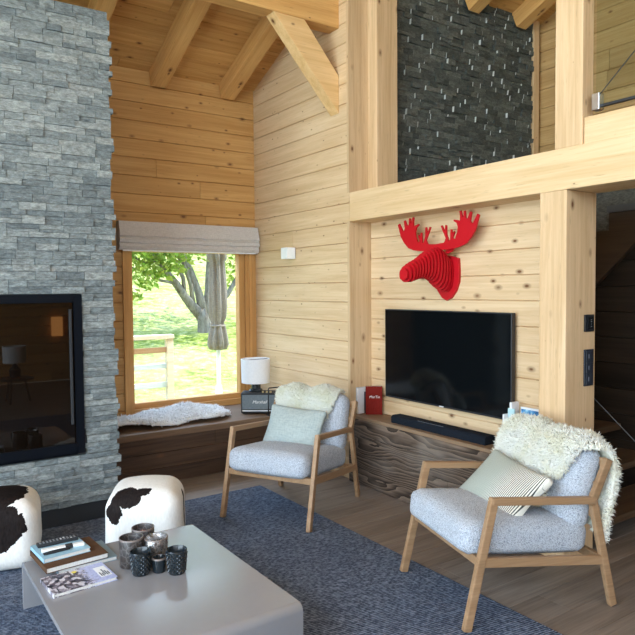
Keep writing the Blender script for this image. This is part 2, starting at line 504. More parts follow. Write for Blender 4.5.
# ------------------------------------------------------------------ mesh helpers
class MB:
    """collects shapes in one bmesh; build() links them as ONE mesh object"""

    def __init__(self):
        self.bm = bmesh.new()
        self.mi = 0

    def _face(self, vs):
        try:
            f = self.bm.faces.new(vs)
            f.material_index = self.mi
            return f
        except ValueError:
            return None

    def hexa(self, p):
        v = [self.bm.verts.new(q) for q in p]
        for idx in ((0, 3, 2, 1), (4, 5, 6, 7), (0, 1, 5, 4), (1, 2, 6, 5), (2, 3, 7, 6), (3, 0, 4, 7)):
            self._face([v[i] for i in idx])

    def box(self, x0, x1, y0, y1, z0, z1):
        x0, x1 = min(x0, x1), max(x0, x1)
        y0, y1 = min(y0, y1), max(y0, y1)
        z0, z1 = min(z0, z1), max(z0, z1)
        self.hexa([(x0, y0, z0), (x1, y0, z0), (x1, y1, z0), (x0, y1, z0), (x0, y0, z1), (x1, y0, z1), (x1, y1, z1), (x0, y1, z1)])
        return self

    def obox(self, mat, sx, sy, sz):
        p = [mat @ Vector((a * sx / 2, b * sy / 2, c * sz / 2)) for c in (-1, 1) for a, b in ((-1, -1), (1, -1), (1, 1), (-1, 1))]
        self.hexa(p)
        return self

    def bar(self, p0, p1, w, h, side=(0, 1, 0)):
        """rectangular bar from p0 to p1; w across along 'side', h in the other direction"""
        p0, p1 = Vector(p0), Vector(p1)
        d = (p1 - p0).normalized()
        s = Vector(side)
        s = (s - d * s.dot(d)).normalized()
        n = d.cross(s)
        q = []
        for p in (p0, p1):
            q += [p - s * w / 2 - n * h / 2, p + s * w / 2 - n * h / 2, p + s * w / 2 + n * h / 2, p - s * w / 2 + n * h / 2]
        self.hexa(q)
        return self

    def prism(self, poly, axis, a, b):
        """polygon given in the two other axes, extruded along axis from a to b"""
        def pt(u, v, w):
            return {'X': (w, u, v), 'Y': (u, w, v), 'Z': (u, v, w)}[axis]
        lo = [self.bm.verts.new(pt(u, v, a)) for u, v in poly]
        hi = [self.bm.verts.new(pt(u, v, b)) for u, v in poly]
        n = len(poly)
        self._face(lo[::-1])
        self._face(hi)
        for i in range(n):
            self._face([lo[i], lo[(i + 1) % n], hi[(i + 1) % n], hi[i]])
        return self

    def tube(self, pts, r, n=8, cap=True, squash=None):
        pts = [Vector(p) for p in pts]
        rs = r if isinstance(r, (list, tuple)) else [r] * len(pts)
        rings = []
        up = Vector((0, 0, 1))
        prev = None
        for i, p in enumerate(pts):
            d = (pts[min(i + 1, len(pts) - 1)] - pts[max(i - 1, 0)]).normalized()
            if prev is None:
                a = up if abs(d.dot(up)) < 0.9 else Vector((1, 0, 0))
                s = d.cross(a).normalized()
            else:
                s = (prev - d * prev.dot(d)).normalized()
            prev = s
            t = d.cross(s)
            rings.append([self.bm.verts.new(p + (s * math.cos(k * 2 * math.pi / n) + t * math.sin(k * 2 * math.pi / n)) * rs[i]) for k in range(n)])
        for a, b in zip(rings, rings[1:]):
            for k in range(n):
                self._face([a[k], a[(k + 1) % n], b[(k + 1) % n], b[k]])
        if cap:
            self._face(rings[0][::-1])
            self._face(rings[-1])
        return self

    def lathe(self, prof, n=28, cx=0, cy=0, cap0=True, cap1=True, ripple=None):
        rings = []
        for j, (r, z) in enumerate(prof):
            ring = []
            for k in range(n):
                a = k * 2 * math.pi / n
                rr = r * (1 + (ripple(a, j) if ripple else 0))
                ring.append(self.bm.verts.new((cx + rr * math.cos(a), cy + rr * math.sin(a), z)))
            rings.append(ring)
        for a, b in zip(rings, rings[1:]):
            for k in range(n):
                self._face([a[k], a[(k + 1) % n], b[(k + 1) % n], b[k]])
        if cap0:
            self._face(rings[0][::-1])
        if cap1:
            self._face(rings[-1])
        return self

    def rbox(self, hx, hy, hz, r, n=8, puff=0.0, mat=None, fn=None):
        """soft rounded box centred on the origin, puffed outwards, then moved by mat"""
        mat = mat or Matrix.Identity(4)
        cache = {}

        def vert(a, b, c):
            key = (round(a * n), round(b * n), round(c * n))
            if key in cache:
                return cache[key]
            p = Vector((a * hx, b * hy, c * hz))
            q = Vector((max(-hx + r, min(hx - r, p.x)), max(-hy + r, min(hy - r, p.y)), max(-hz + r, min(hz - r, p.z))))
            d = p - q
            p2 = q + d.normalized() * r if d.length > 1e-9 else p
            hs = [hx, hy, hz]
            k = hs.index(min(hs))
            o = [i for i in range(3) if i != k]
            w = (1 - (p[o[0]] / hs[o[0]]) ** 2) * (1 - (p[o[1]] / hs[o[1]]) ** 2)
            p2[k] += (1 if p[k] > 0 else -1 if p[k] < 0 else 0) * puff * w * abs(p[k]) / hs[k]
            if fn:
                p2 = fn(p2)
            cache[key] = self.bm.verts.new(mat @ p2)
            return cache[key]
        st = [-1 + 2 * i / n for i in range(n + 1)]
        for i in range(n):
            for j in range(n):
                a0, a1, b0, b1 = st[i], st[i + 1], st[j], st[j + 1]
                for s in (-1, 1):
                    for quad in ([(a0, b0, s), (a1, b0, s), (a1, b1, s), (a0, b1, s)],):
                        for perm in ((0, 1, 2), (2, 0, 1), (1, 2, 0)):
                            vs = [vert(*[q[perm[0]], q[perm[1]], q[perm[2]]]) for q in quad]
                            self._face(vs if s > 0 else vs[::-1])
        return self

    def build(self, name, mats, parent=None, bevel=0.0, smooth=False, segs=2):
        bm = self.bm
        bmesh.ops.remove_doubles(bm, verts=bm.verts, dist=1e-6)
        bmesh.ops.recalc_face_normals(bm, faces=bm.faces)
        if bevel > 0:
            ed = [e for e in bm.edges if len(e.link_faces) == 2 and e.calc_face_angle(0) > R(30)]
            bmesh.ops.bevel(bm, geom=ed, offset=bevel, segments=segs, affect='EDGES', profile=0.6, clamp_overlap=True)
        me = bpy.data.meshes.new(name)
        bm.to_mesh(me)
        bm.free()
        for m in (mats if isinstance(mats, (list, tuple)) else [mats]):
            me.materials.append(m)
        if smooth:
            for p in me.polygons:
                p.use_smooth = True
            if smooth == 'auto':
                try:
                    me.set_sharp_from_angle(angle=R(35))
                except Exception:
                    pass
        o = bpy.data.objects.new(name, me)
        COL.objects.link(o)
        if parent:
            o.parent = parent
        return o


def tag(o, label, cat, group=None, kind=None):
    o['label'] = label
    o['category'] = cat
    if group:
        o['group'] = group
    if kind:
        o['kind'] = kind
    return o


def empty(name, label, cat, loc=(0, 0, 0), rz=0.0, group=None, kind=None):
    o = bpy.data.objects.new(name, None)
    o.empty_display_size = 0.1
    o.location = loc
    o.rotation_euler = (0, 0, rz)
    COL.objects.link(o)
    return tag(o, label, cat, group, kind)


def words(txt, size, parent, mat, loc, rot, name='lettering', shear=0.0, extrude=0.0006, align='CENTER'):
    cu = bpy.data.curves.new(name, 'FONT')
    cu.body = txt
    cu.size = size
    cu.extrude = extrude
    cu.shear = shear
    cu.align_x = align
    cu.align_y = 'CENTER'
    cu.materials.append(mat)
    tmp = bpy.data.objects.new(name, cu)
    COL.objects.link(tmp)
    dg = bpy.context.evaluated_depsgraph_get()
    me = bpy.data.meshes.new_from_object(tmp.evaluated_get(dg))
    bpy.data.objects.remove(tmp)
    bpy.data.curves.remove(cu)
    if not me.materials:
        me.materials.append(mat)
    o = bpy.data.objects.new(name, me)
    o.location = loc
    o.rotation_euler = rot
    COL.objects.link(o)
    if parent:
        o.parent = parent
    return o


def planks(mb, origin, u, v, n, ulen, vlen, h, gap=0.0045, groove=0.010, thick=0.02, seg=(3.2, 5.5), clip=None):
    """boards running along u, stacked along v, facing n; each is an island with chamfered edges"""
    origin, u, v, n = Vector(origin), Vector(u), Vector(v), Vector(n)
    k = 0
    while k * h < vlen - 1e-4:
        v0, v1 = k * h, min((k + 1) * h, vlen)
        k += 1
        cuts = [0.0]
        x = random.uniform(0.5, seg[1])
        while x < ulen - 0.3:
            cuts.append(x)
            x += random.uniform(*seg)
        cuts.append(ulen)
        if clip:
            vm = (v0 + v1) / 2
        for a, b in zip(cuts, cuts[1:]):
            a2, b2 = (a + gap * 0.4 if a > 0 else a), (b - gap * 0.4 if b < ulen else b)
            prof = [(v0, -thick), (v0, -groove), (v0 + gap, 0), (v1 - gap, 0), (v1, -groove), (v1, -thick)]
            lo = [mb.bm.verts.new(origin + u * a2 + v * p + n * q) for p, q in prof]
            hi = [mb.bm.verts.new(origin + u * b2 + v * p + n * q) for p, q in prof]
            for i in range(6):
                j = (i + 1) % 6
                mb._face([lo[i], lo[j], hi[j], hi[i]])
            mb._face(lo[::-1])
            mb._face(hi)


def stones(mb, u0, u1, z0, z1, front, holes=(), rowh=(0.045, 0.065), ln=(0.10, 0.34), out=(0.004, 0.03), deep=0.03, axis='Y', ragged=None, glint_ends=0.0):
    """courses of split stone strips facing -Y at y=front"""
    z = z0
    while z < z1 - 0.01:
        h = min(random.uniform(*rowh), z1 - z)
        if z1 - z - h < 0.02:
            h = z1 - z
        u = u0 - random.uniform(0, 0.15)
        while u < u1:
            l = random.uniform(*ln)
            a, b = max(u, u0), u + l
            if u1 - b < 0.05:
                b = u1
            u = b
            if b >= u1 and ragged:
                b = u1 + random.uniform(*ragged)
            parts = [(z, z + h)]
            if random.random() < 0.28 and h > 0.05:
                m = z + h * random.uniform(0.4, 0.6)
                parts = [(z, m), (m, z + h)]
            for (p, q) in parts:
                segs = [(a, b)]
                for (hu0, hu1, hz0, hz1) in holes:
                    if q > hz0 + 0.002 and p < hz1 - 0.002:
                        ns = []
                        for (c, d) in segs:
                            if d <= hu0 or c >= hu1:
                                ns.append((c, d))
                            else:
                                if c < hu0 - 0.02:
                                    ns.append((c, hu0))
                                if d > hu1 + 0.02:
                                    ns.append((hu1, d))
                        segs = ns
                for (c, d) in segs:
                    o = random.uniform(*out) if random.random() > 0.25 else random.uniform(out[0], out[0] + 0.3 * (out[1] - out[0]))
                    g = 0.0012
                    j = lambda s=0.003: random.uniform(-s, s)
                    y0, y1 = front - 0.010 - o, front + deep
                    ch = 0.004
                    nf = len(mb.bm.faces)
                    mb.hexa([(c + g, y0 + ch + j(.003), p + g), (d - g, y0 + ch + j(.003), p + g), (d - g, y1, p + g), (c + g, y1, p + g),
                             (c + g, y0 + j(), q - g), (d - g, y0 + j(), q - g), (d - g, y1, q - g), (c + g, y1, q - g)])
                    if glint_ends and random.random() < glint_ends:
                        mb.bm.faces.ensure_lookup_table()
                        mb.bm.faces[nf + 5].material_index = 2  # end face painted pale as a glint of side light
        z += h


def tuft(mb, p, n, L, r, bend=0.5):
    """one lock of wool: a bent three-sided spike"""
    p, n = Vector(p), Vector(n).normalized()
    j = Vector((random.gauss(0, 1), random.gauss(0, 1), random.gauss(0, 1))) * bend
    d1 = (n + j * 0.5).normalized()
    d2 = (n * 0.4 + j + Vector((0, 0, -0.5))).normalized()
    a = d1.orthogonal().normalized()
    b = d1.cross(a)
    m = p + d1 * L * 0.5
    t = m + d2 * L * 0.5
    r0 = [mb.bm.verts.new(p - d1 * 0.004 + (a * math.cos(k * 2.094) + b * math.sin(k * 2.094)) * r) for k in range(3)]
    r1 = [mb.bm.verts.new(m + (a * math.cos(k * 2.094) + b * math.sin(k * 2.094)) * r * 0.75) for k in range(3)]
    tv = mb.bm.verts.new(t)
    for k in range(3):
        q = (k + 1) % 3
        mb._face([r0[k], r0[q], r1[q], r1[k]])
        mb._face([r1[k], r1[q], tv])


def tuft_sheet(mb, pos, inside, nu, nv, thick, count, L, r, bend=0.5, under=None):
    """a soft sheet over pos(u, v) -> (point, normal), limited to inside(u, v), covered with wool locks"""
    top, bot = {}, {}
    tk = thick if callable(thick) else (lambda u, v: thick)

    def vt(i, j):
        if (i, j) not in top:
            p, n = pos(i / nu, j / nv)
            top[(i, j)] = mb.bm.verts.new(p + n * tk(i / nu, j / nv))
            bot[(i, j)] = mb.bm.verts.new(p + n * 0.002)
        return top[(i, j)], bot[(i, j)]
    cells = {(i, j) for i in range(nu) for j in range(nv) if inside((i + .5) / nu, (j + .5) / nv)}
    for (i, j) in cells:
        c = [vt(i, j), vt(i + 1, j), vt(i + 1, j + 1), vt(i, j + 1)]
        mb._face([x[0] for x in c])
        mb._face([x[1] for x in c][::-1])
        for (di, dj), (a, b) in {(0, -1): (0, 1), (1, 0): (1, 2), (0, 1): (2, 3), (-1, 0): (3, 0)}.items():
            if (i + di, j + dj) not in cells:
                mb._face([c[a][0], c[a][1], c[b][1], c[b][0]])
    cl = sorted(cells)
    for (i, j) in cl:
        for di, dj in ((0, -1), (1, 0), (0, 1), (-1, 0)):
            if (i + di, j + dj) in cells:
                continue
            p, n = pos((i + .5) / nu, (j + .5) / nv)
            q, _n = pos((i + .5 + di * .5) / nu, (j + .5 + dj * .5) / nv)
            if (q - p).length < 1e-5:
                continue
            d = (q - p).normalized()
            for _k in range(6):
                t = tk((i + .5) / nu, (j + .5) / nv)
                side = d.cross(n) * random.uniform(-.5, .5) * (q - p).length * 2
                tuft(mb, q + side + n * t * random.uniform(0.15, 1.0) - d * 0.006, d + n * 0.3, L * random.uniform(0.5, 0.9), r, bend)
    for _ in range(count):
        i, j = random.choice(cl)
        uu, vv = (i + random.random()) / nu, (j + random.random()) / nv
        p, n = pos(uu, vv)
        if under and under(uu, vv):
            tuft(mb, p, -n, L * random.uniform(0.5, 0.8), r, bend)
        tuft(mb, p + n * tk(uu, vv) * 0.92, n, L * random.uniform(0.7, 1.25), r * random.uniform(0.7, 1.2), bend)


# ================================================================== THE SETTING
XE, XB, YN, YJ = 3.26, 3.483, 5.85, 4.255        # east wall face, alcove back, north wall face, alcove jamb
ZB0, ZB1 = 2.149, 2.385                          # main beam
YW, XW, YS, XF = 0.0, -3.2, -3.05, 5.72
SL = 0.42                                        # roof pitch


def roof_z(y):
    return 3.60 + SL * (YN - y)


RIDGE = 0.6

mb = MB()
planks(mb, (XW, YS, 0), (1, 0, 0), (0, 1, 0), (0, 0, 1), XF - XW, YN - YS, 0.19, gap=0.003, groove=0.005, thick=0.03)
tag(mb.build('floor', floor_wood), 'grey brown wide plank wooden floor', 'floor', kind='structure')

# north wall: boards around the window opening
WX0, WX1, WZ0, WZ1 = 1.885, 3.245, 0.44, 2.02
mb = MB()
planks(mb, (XW, YN, 0), (1, 0, 0), (0, 0, 1), (0, -1, 0), WX0 - XW, 1.98, 0.165)
planks(mb, (XW, YN, 1.98), (1, 0, 0), (0, 0, 1), (0, -1, 0), XE + 0.02 - XW, 1.75, 0.166)
planks(mb, (WX0, YN, 0), (1, 0, 0), (0, 0, 1), (0, -1, 0), XE + 0.02 - WX0, WZ0, 0.22)
mb.box(XW, WX0, YN + 0.02, YN + 0.2, 0, 3.7)
mb.box(WX0, XE + 0.2, YN + 0.02, YN + 0.2, WZ1, 3.7)
mb.box(WX0, XE + 0.2, YN + 0.02, YN + 0.2, 0, WZ0)
tag(mb.build('wall_north', spruce_n), 'warm orange spruce board wall above the window', 'wall', kind='structure')

# east wall between the corner and the alcove
mb = MB()
planks(mb, (XE, YJ + 0.004, 0.02), (0, 1, 0), (0, 0, 1), (-1, 0, 0), YN - YJ - 0.004, 4.3, 0.163, seg=(3, 5))
mb.box(XE + 0.02, XE + 0.2, YJ + 0.03, YN + 0.2, 0, 4.3)
tag(mb.build('wall_east', spruce_y), 'pale spruce board wall carrying the white cube light', 'wall', kind='structure')

# alcove wall behind the television
mb = MB()
planks(mb, (XB, 2.30, 0.0), (0, 1, 0), (0, 0, 1), (-1, 0, 0), YJ + 0.05 - 2.30, ZB1, 0.168, seg=(3, 5))
mb.box(XB + 0.02, XB + 0.12, 2.30, YJ + 0.05, 0, ZB1)
tag(mb.build('wall_alcove', spruce_y), 'pale spruce board wall behind the television and moose head', 'wall', kind='structure')

# jamb boards (lower alcove and upper opening)
mb = MB()
mb.box(XE - 0.004, XB + 0.002, YJ, YJ + 0.03, 0, ZB0 + 0.002)
tag(mb.build('trim_1', beam_z), 'upright jamb board at the left end of the television alcove', 'trim', kind='structure')
mb = MB()
mb.box(XE - 0.004, 3.47, YJ, YJ + 0.03, ZB1, 4.3)
tag(mb.build('trim_2', beam_z), 'tall jamb board rising above the main beam by the slate', 'trim', kind='structure')

# main beam
mb = MB()
mb.box(XE - 0.004, 3.56, -2.9, YJ, ZB0, ZB1)
tag(mb.build('beam', beam_y, bevel=0.006), 'thick horizontal timber beam carrying the mezzanine', 'beam', kind='structure')
mb = MB()
mb.box(XE + 0.01, 3.42, -2.9, 2.142, ZB1, 2.53)
tag(mb.build('beam', beam_y, bevel=0.004), 'lower rail timber under the glass balustrade', 'beam', kind='structure')
# posts
mb = MB()
mb.box(XE - 0.002, 3.55, 2.239, 2.418, 0, ZB0)
tag(mb.build('pillar', beam_z, bevel=0.006), 'square timber pillar with the two wall switches', 'pillar', kind='structure')
mb = MB()
mb.box(3.458, 3.68, 4.139, YJ + 0.1, ZB1, 4.3)
tag(mb.build('pillar', beam_z, bevel=0.004), 'upper timber post at the left of the slate wall', 'pillar', kind='structure')
mb = MB()
mb.box(XE, 3.362, 2.147, 2.321, ZB1, 5.2)
tag(mb.build('pillar', beam_z, bevel=0.004), 'upper timber post between slate wall and glass balustrade', 'pillar', kind='structure')

# slate wall of the mezzanine and stairwell
mb = MB()
mb.box(3.62, 5.60, YJ + 0.03, YJ + 0.25, 0, 4.45)
mb.mi = 1
stones(mb, 3.62, 5.58, 0.0, 4.4, YJ + 0.005, rowh=(0.04, 0.055), ln=(0.07, 0.20), out=(0.003, 0.028), ragged=(-0.02, 0.012), glint_ends=0.5)
tag(mb.build('wall_mezzanine', [mortar, slate_dark, M('painted_glint_edge', plain, (0.55, 0.57, 0.56), 0.4)]), 'dark split slate wall above the main beam', 'wall', kind='structure')  # third slot is the painted light glint on stone ends
mb = MB()
mb.box(5.585, 5.67, YJ - 0.03, YJ + 0.2, 0, 4.4)
tag(mb.build('trim_3', beam_z, bevel=0.004), 'slim corner trim at the right edge of the slate', 'trim', kind='structure')
# back wall of the mezzanine
mb = MB()
planks(mb, (XF, YS, 0.0), (0, 1, 0), (0, 0, 1), (-1, 0, 0), YJ + 0.2 - YS, 6.0, 0.19)
mb.box(XF + 0.02, XF + 0.15, YS, YJ + 0.2, 0, 6.0)
M('stair_boards', wood, (0.50, 0.33, 0.15), (0.36, 0.21, 0.08), 'Y', 0.09)
tag(mb.build('wall_far_east', MATS['stair_boards']), 'spruce board wall seen through the glass balustrade', 'wall', kind='structure')
mb = MB()
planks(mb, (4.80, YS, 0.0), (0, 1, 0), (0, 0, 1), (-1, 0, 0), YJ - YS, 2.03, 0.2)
tag(mb.build('wall_stairwell', M('painted_shade_boards', wood, (0.035, 0.024, 0.016), (0.018, 0.012, 0.008), 'Y', 0.0)), 'added board wall of the stairwell with its darkness painted in', 'wall', kind='structure')  # near-black colour carries the shade of the stairwell
# mezzanine floor beyond the stairwell
mb = MB()
mb.box(4.95, XF, YS, YJ, 2.00, ZB1)
mb.box(3.56, 4.95, YS, 1.2, 2.20, ZB1)
tag(mb.build('floor', M('deck_edge', stone_mat, (0.10, 0.10, 0.085), (0.11, 0.11, 0.095), (0.12, 0.12, 0.10), 0.4)), 'mezzanine floor deck behind the main beam', 'floor', kind='structure')

# ceiling
mb = MB()
ln_n = math.hypot(YN + 0.3 - RIDGE, SL * (YN + 0.3 - RIDGE))
dv = Vector((0, -1, SL)).normalized()
nn = Vector((0, -SL, -1)).normalized()
planks(mb, (XW - 0.2, YN + 0.3, roof_z(YN + 0.3)), (1, 0, 0), tuple(dv), tuple(nn), XF + 0.35 - XW, ln_n, 0.15)
dv2 = Vector((0, -1, -SL)).normalized()
nn2 = Vector((0, SL, -1)).normalized()
planks(mb, (XW - 0.2, RIDGE, roof_z(RIDGE)), (1, 0, 0), tuple(dv2), tuple(nn2), XF + 0.35 - XW, 4.4, 0.15)
for y0, y1 in ((YN + 0.4, RIDGE), (RIDGE, -3.5)):
    z0 = roof_z(y0) if y0 > RIDGE else roof_z(RIDGE)
    z1 = roof_z(y1) if y1 >= RIDGE else roof_z(RIDGE) - SL * (RIDGE - y1)
    mb.hexa([(XW - .3, y0, z0 + .03), (XF + .3, y0, z0 + .03), (XF + .3, y1, z1 + .03), (XW - .3, y1, z1 + .03),
             (XW - .3, y0, z0 + .15), (XF + .3, y0, z0 + .15), (XF + .3, y1, z1 + .15), (XW - .3, y1, z1 + .15)])
tag(mb.build('ceiling', spruce_x), 'sloping spruce board ceiling', 'ceiling', kind='structure')

# west gable wall with its big glazing, south wall
mb = MB()
mb.box(XW - 0.2, XW, -3.05, -2.6, 0, 5.2)
mb.box(XW - 0.2, XW, 4.0, YN + 0.2, 0, 4.6)
mb.box(XW - 0.2, XW, -2.6, 4.0, 0, 0.08)
mb.prism([(-2.6, 4.9), (4.0, 4.4), (4.0, 4.8), (RIDGE, 6.1), (-2.6, 4.9)][:4], 'X', XW - 0.2, XW)
tag(mb.build('wall_west', spruce_y), 'gable wall around the big west glazing', 'wall', kind='structure')
win2 = empty('window_2', 'big gable glazing of the west wall', 'window', (XW - 0.1, 0.7, 0.08), kind='structure')
mb = MB()
for yy in (-3.26, -1.65, 0.0, 1.65, 3.26):
    mb.box(-0.04, 0.04, yy - 0.04, yy + 0.04, 0, 4.5)
mb.box(-0.04, 0.04, -3.3, 3.3, 2.3, 2.4)
mb.build('window_frame', larch_frame_z, win2)
mb = MB()
mb.box(-0.004, 0.004, -3.26, 3.26, 0.0, 4.55)
mb.build('pane', win_glass, win2)
mb = MB()
planks(mb, (XW, YS, 0), (1, 0, 0), (0, 0, 1), (0, 1, 0), XF - XW, 2.31, 0.165)
planks(mb, (3.0, YS, 2.31), (1, 0, 0), (0, 0, 1), (0, 1, 0), XF - 3.0, 2.8, 0.165)
mb.box(XW - 0.2, XF + 0.15, YS - 0.15, YS - 0.02, 0, 2.31)
mb.box(3.0, XF + 0.15, YS - 0.15, YS - 0.02, 2.31, 5.1)
tag(mb.build('wall_south', spruce_n), 'spruce board wall behind the camera', 'wall', kind='structure')

win3 = empty('added_window', 'added high strip glazing, unseen behind the camera, letting in fill light', 'window', (0.0, YS - 0.08, 2.31), kind='structure')  # unseen window, added so light from the south can enter
mb = MB()
for xx in (-3.16, -1.1, 0.95, 2.96):
    mb.box(xx - 0.04, xx + 0.04, -0.04, 0.04, 0.0, 2.4)
mb.box(-3.2, 3.0, -0.04, 0.04, 0.0, 0.08)
mb.build('window_frame', larch_frame_z, win3)
mb = MB()
mb.box(-3.16, 2.96, -0.004, 0.004, 0.05, 2.4)
mb.build('pane', win_glass, win3)

# roof rafters
RL = math.hypot(YN - 0.0, SL * YN)
ra = math.atan2(SL, 1.0)
raf_lbl = {1: 'sloping roof rafter beside the top of the grey stone chimney', 2: 'sloping roof rafter left of the diagonal brace, middle of the three',
           3: 'sloping roof rafter next to the diagonal brace', 6: 'sloping mezzanine rafter ending against the slate, left of two',
           7: 'sloping mezzanine rafter ending against the slate, right of two'}
for k, x in enumerate((0.85, 1.55, 2.24, 2.945, 3.62, 4.0, 4.655, 5.33)):
    if k in (0, 4, 5):
        continue
    y0 = YJ if k >= 6 else YN
    rl = (y0 - RIDGE) / math.cos(ra)
    mb = MB()
    mb.box(0, rl, -0.07, 0.07, -0.152, 0.01)
    o = mb.build('rafter', beam_x, bevel=0.005)
    o.location = (x, y0 - (0.0 if k < 6 else 0.012), roof_z(y0))
    o.rotation_euler = Euler((0, -ra, R(-90)), 'XYZ')
    tag(o, raf_lbl[k], 'beam', kind='structure')
# purlin and its diagonal brace
mb = MB()
mb.box(XW, XE, 4.386, 4.53, 3.747, 4.09)
tag(mb.build('purlin', beam_x, bevel=0.006), 'thick horizontal purlin beam under the rafters', 'beam', kind='structure')
mb = MB()
mb.prism([(3.258, 3.055), (3.258, 3.36), (2.925, 3.747), (2.637, 3.747)], 'Y', 4.392, 4.51)
br = mb.build('brace', M('spruce_brace', wood, (0.74, 0.50, 0.25), (0.60, 0.37, 0.155), 'X', 0.085, 8.0), bevel=0.004)
tag(br, 'diagonal timber brace between purlin and east wall', 'beam', kind='structure')

# window 1
win = empty('window_1', 'picture window with orange larch frame looking onto the garden', 'window', (0, 0, 0), kind='structure')
mb = MB()
mb.box(WX0, WX0 + 0.075, YN - 0.02, YN + 0.16, WZ0, WZ1)
mb.box(3.135, WX1 + 0.012, YN - 0.015, YN + 0.16, WZ0, WZ1)
mb.build('window_frame', larch_frame_z, win, bevel=0.004)
mb = MB()
mb.box(WX0 + 0.075, 3.135, YN - 0.015, YN + 0.16, WZ0, WZ0 + 0.06)
mb.box(WX0 + 0.075, 3.135, YN - 0.015, YN + 0.16, WZ1 - 0.06, WZ1)
mb.build('window_frame', larch_frame_x, win, bevel=0.004)
mb = MB()
mb.box(WX0 + 0.075, WX0 + 0.10, YN + 0.02, YN + 0.09, WZ0 + 0.06, WZ1)
mb.box(3.075, 3.135, YN + 0.01, YN + 0.09, WZ0 + 0.06, WZ1)
mb.box(3.175, 3.20, YN - 0.03, YN + 0.0, WZ0, WZ1)
mb.build('sash', larch_frame_z, win, bevel=0.003)
mb = MB()
mb.box(WX0 + 0.10, 3.075, YN + 0.02, YN + 0.09, WZ0 + 0.06, WZ0 + 0.11)
mb.build('sash', larch_frame_x, win, bevel=0.003)
mb = MB()
mb.box(WX0 + 0.09, 3.085, YN + 0.05, YN + 0.062, WZ0 + 0.10, WZ1)
mb.build('pane', win_glass, win)

# ------------------------------------------------------------------ stone chimney with the fireplace
FX0, FX1, FZ0, FZ1 = -0.35, 1.185, 0.49, 1.575
ch = empty('stone_chimney', 'tall grey split stone chimney wall with a glass fireplace', 'chimney', (0.5, 4.9, 0))
CX0, CX1, CY, CT = -1.3, 1.415, 4.575, 3.51
mb = MB()
mb.box(CX0, FX0, CY, 5.84, 0.13, CT - 0.005)
mb.box(FX1, CX1 - 0.01, CY, 5.84, 0.13, CT - 0.005)
mb.box(FX0, FX1, CY, 5.84, FZ1, CT - 0.005)
mb.box(FX0, FX1, CY, 5.84, 0.13, FZ0)
mb.box(FX0, FX1, CY + 0.4, 5.84, FZ0, FZ1)
mb.mi = 1
stones(mb, CX0, CX1, 0.13, CT, CY, holes=((FX0, FX1, FZ0, FZ1),), rowh=(0.034, 0.058), ln=(0.08, 0.27), out=(0.003, 0.020),
       ragged=(-0.015, 0.02))
o = mb.build('stone_cladding', [mortar, stone_grey], ch)
o.matrix_parent_inverse = Matrix.Translation((-0.5, -4.9, 0))
mb = MB()
mb.box(CX0, CX1 - 0.02, CY + 0.005, 5.0, 0.0, 0.13)
o = mb.build('plinth', black_soft, ch)
o.matrix_parent_inverse = Matrix.Translation((-0.5, -4.9, 0))
o['label'] = 'black recessed plinth under the stone'

fp = empty('fireplace_insert', 'black framed fireplace with dark reflecting glass set in the stone', 'fireplace', (0.42, 4.6, FZ0))
P0 = Matrix.Translation((-0.42, -4.6, -FZ0))
mb = MB()
f = 0.055
mb.box(FX0, FX0 + f, 4.545, 4.64, FZ0, FZ1)
mb.box(FX1 - f, FX1, 4.545, 4.64, FZ0, FZ1)
mb.box(FX0 + f, FX1 - f, 4.545, 4.64, FZ1 - f, FZ1)
mb.box(FX0 + f, FX1 - f, 4.545, 4.64, FZ0, FZ0 + f + 0.015)
o = mb.build('frame', M('dark_blue_frame', plain, (0.002, 0.0035, 0.007), 0.55, spec=0.1), fp, bevel=0.004)
o.matrix_parent_inverse = P0
mb = MB()
mb.box(FX0 + f, FX1 - f, 4.565, 4.575, FZ0 + f + 0.015, FZ1 - f)
nt = NT('stove_glass')
nt.bsdf((0.005, 0.003, 0.002), 0.02, spec=0.36)
o = mb.build('glass_door', nt.m, fp)
o.matrix_parent_inverse = P0
mb = MB()
mb.box(FX1 - f - 0.03, FX1 - f - 0.012, 4.553, 4.566, FZ0 + 0.2, FZ1 - 0.1)
o = mb.build('door_trim', black_soft, fp, bevel=0.003)
o.matrix_parent_inverse = P0

# ------------------------------------------------------------------ window bench
def child_world(mbx, name, mats, root, **k):
    o = mbx.build(name, mats, root, **k)
    o.matrix_parent_inverse = Matrix.Translation(-root.location)
    return o


wb = empty('window_bench', 'dark aged plank bench built in under the window', 'bench', (2.3, 5.45, 0))
mb = MB()
mb.box(1.438, XE - 0.002, 5.09, YN - 0.002, 0.385, 0.44)
child_world(mb, 'seat_top', M('aged_board_top', wood, (0.21, 0.135, 0.085), (0.10, 0.058, 0.034), 'X', 0.05, 5.0, contrast=0.9, bump=0.3), wb, bevel=0.005)
mb = MB()
planks(mb, (1.438, 5.112, 0.0), (1, 0, 0), (0, 0, 1), (0, -1, 0), XE - 0.004 - 1.438, 0.385, 0.13, gap=0.004, groove=0.008)
child_world(mb, 'front_panel', old_brown, wb)

# ------------------------------------------------------------------ media bench in the alcove
me_b = empty('media_bench', 'weathered barn board bench under the television', 'bench', (3.37, 3.3, 0))
mb = MB()
mb.box(3.245, XB - 0.002, 2.42, YJ - 0.002, 0.525, 0.56)
child_world(mb, 'bench_top', M('barn_top', wood, (0.28, 0.19, 0.12), (0.15, 0.09, 0.05), 'Y', 0.05, 5.0, contrast=0.9, bump=0.3), me_b, bevel=0.004)
mb = MB()
planks(mb, (3.235, 2.42, 0.0), (0, 1, 0), (0, 0, 1), (-1, 0, 0), YJ - 0.004 - 2.42, 0.535, 0.134, gap=0.004, groove=0.007, seg=(3, 5))
child_world(mb, 'front_panel', barn, me_b)

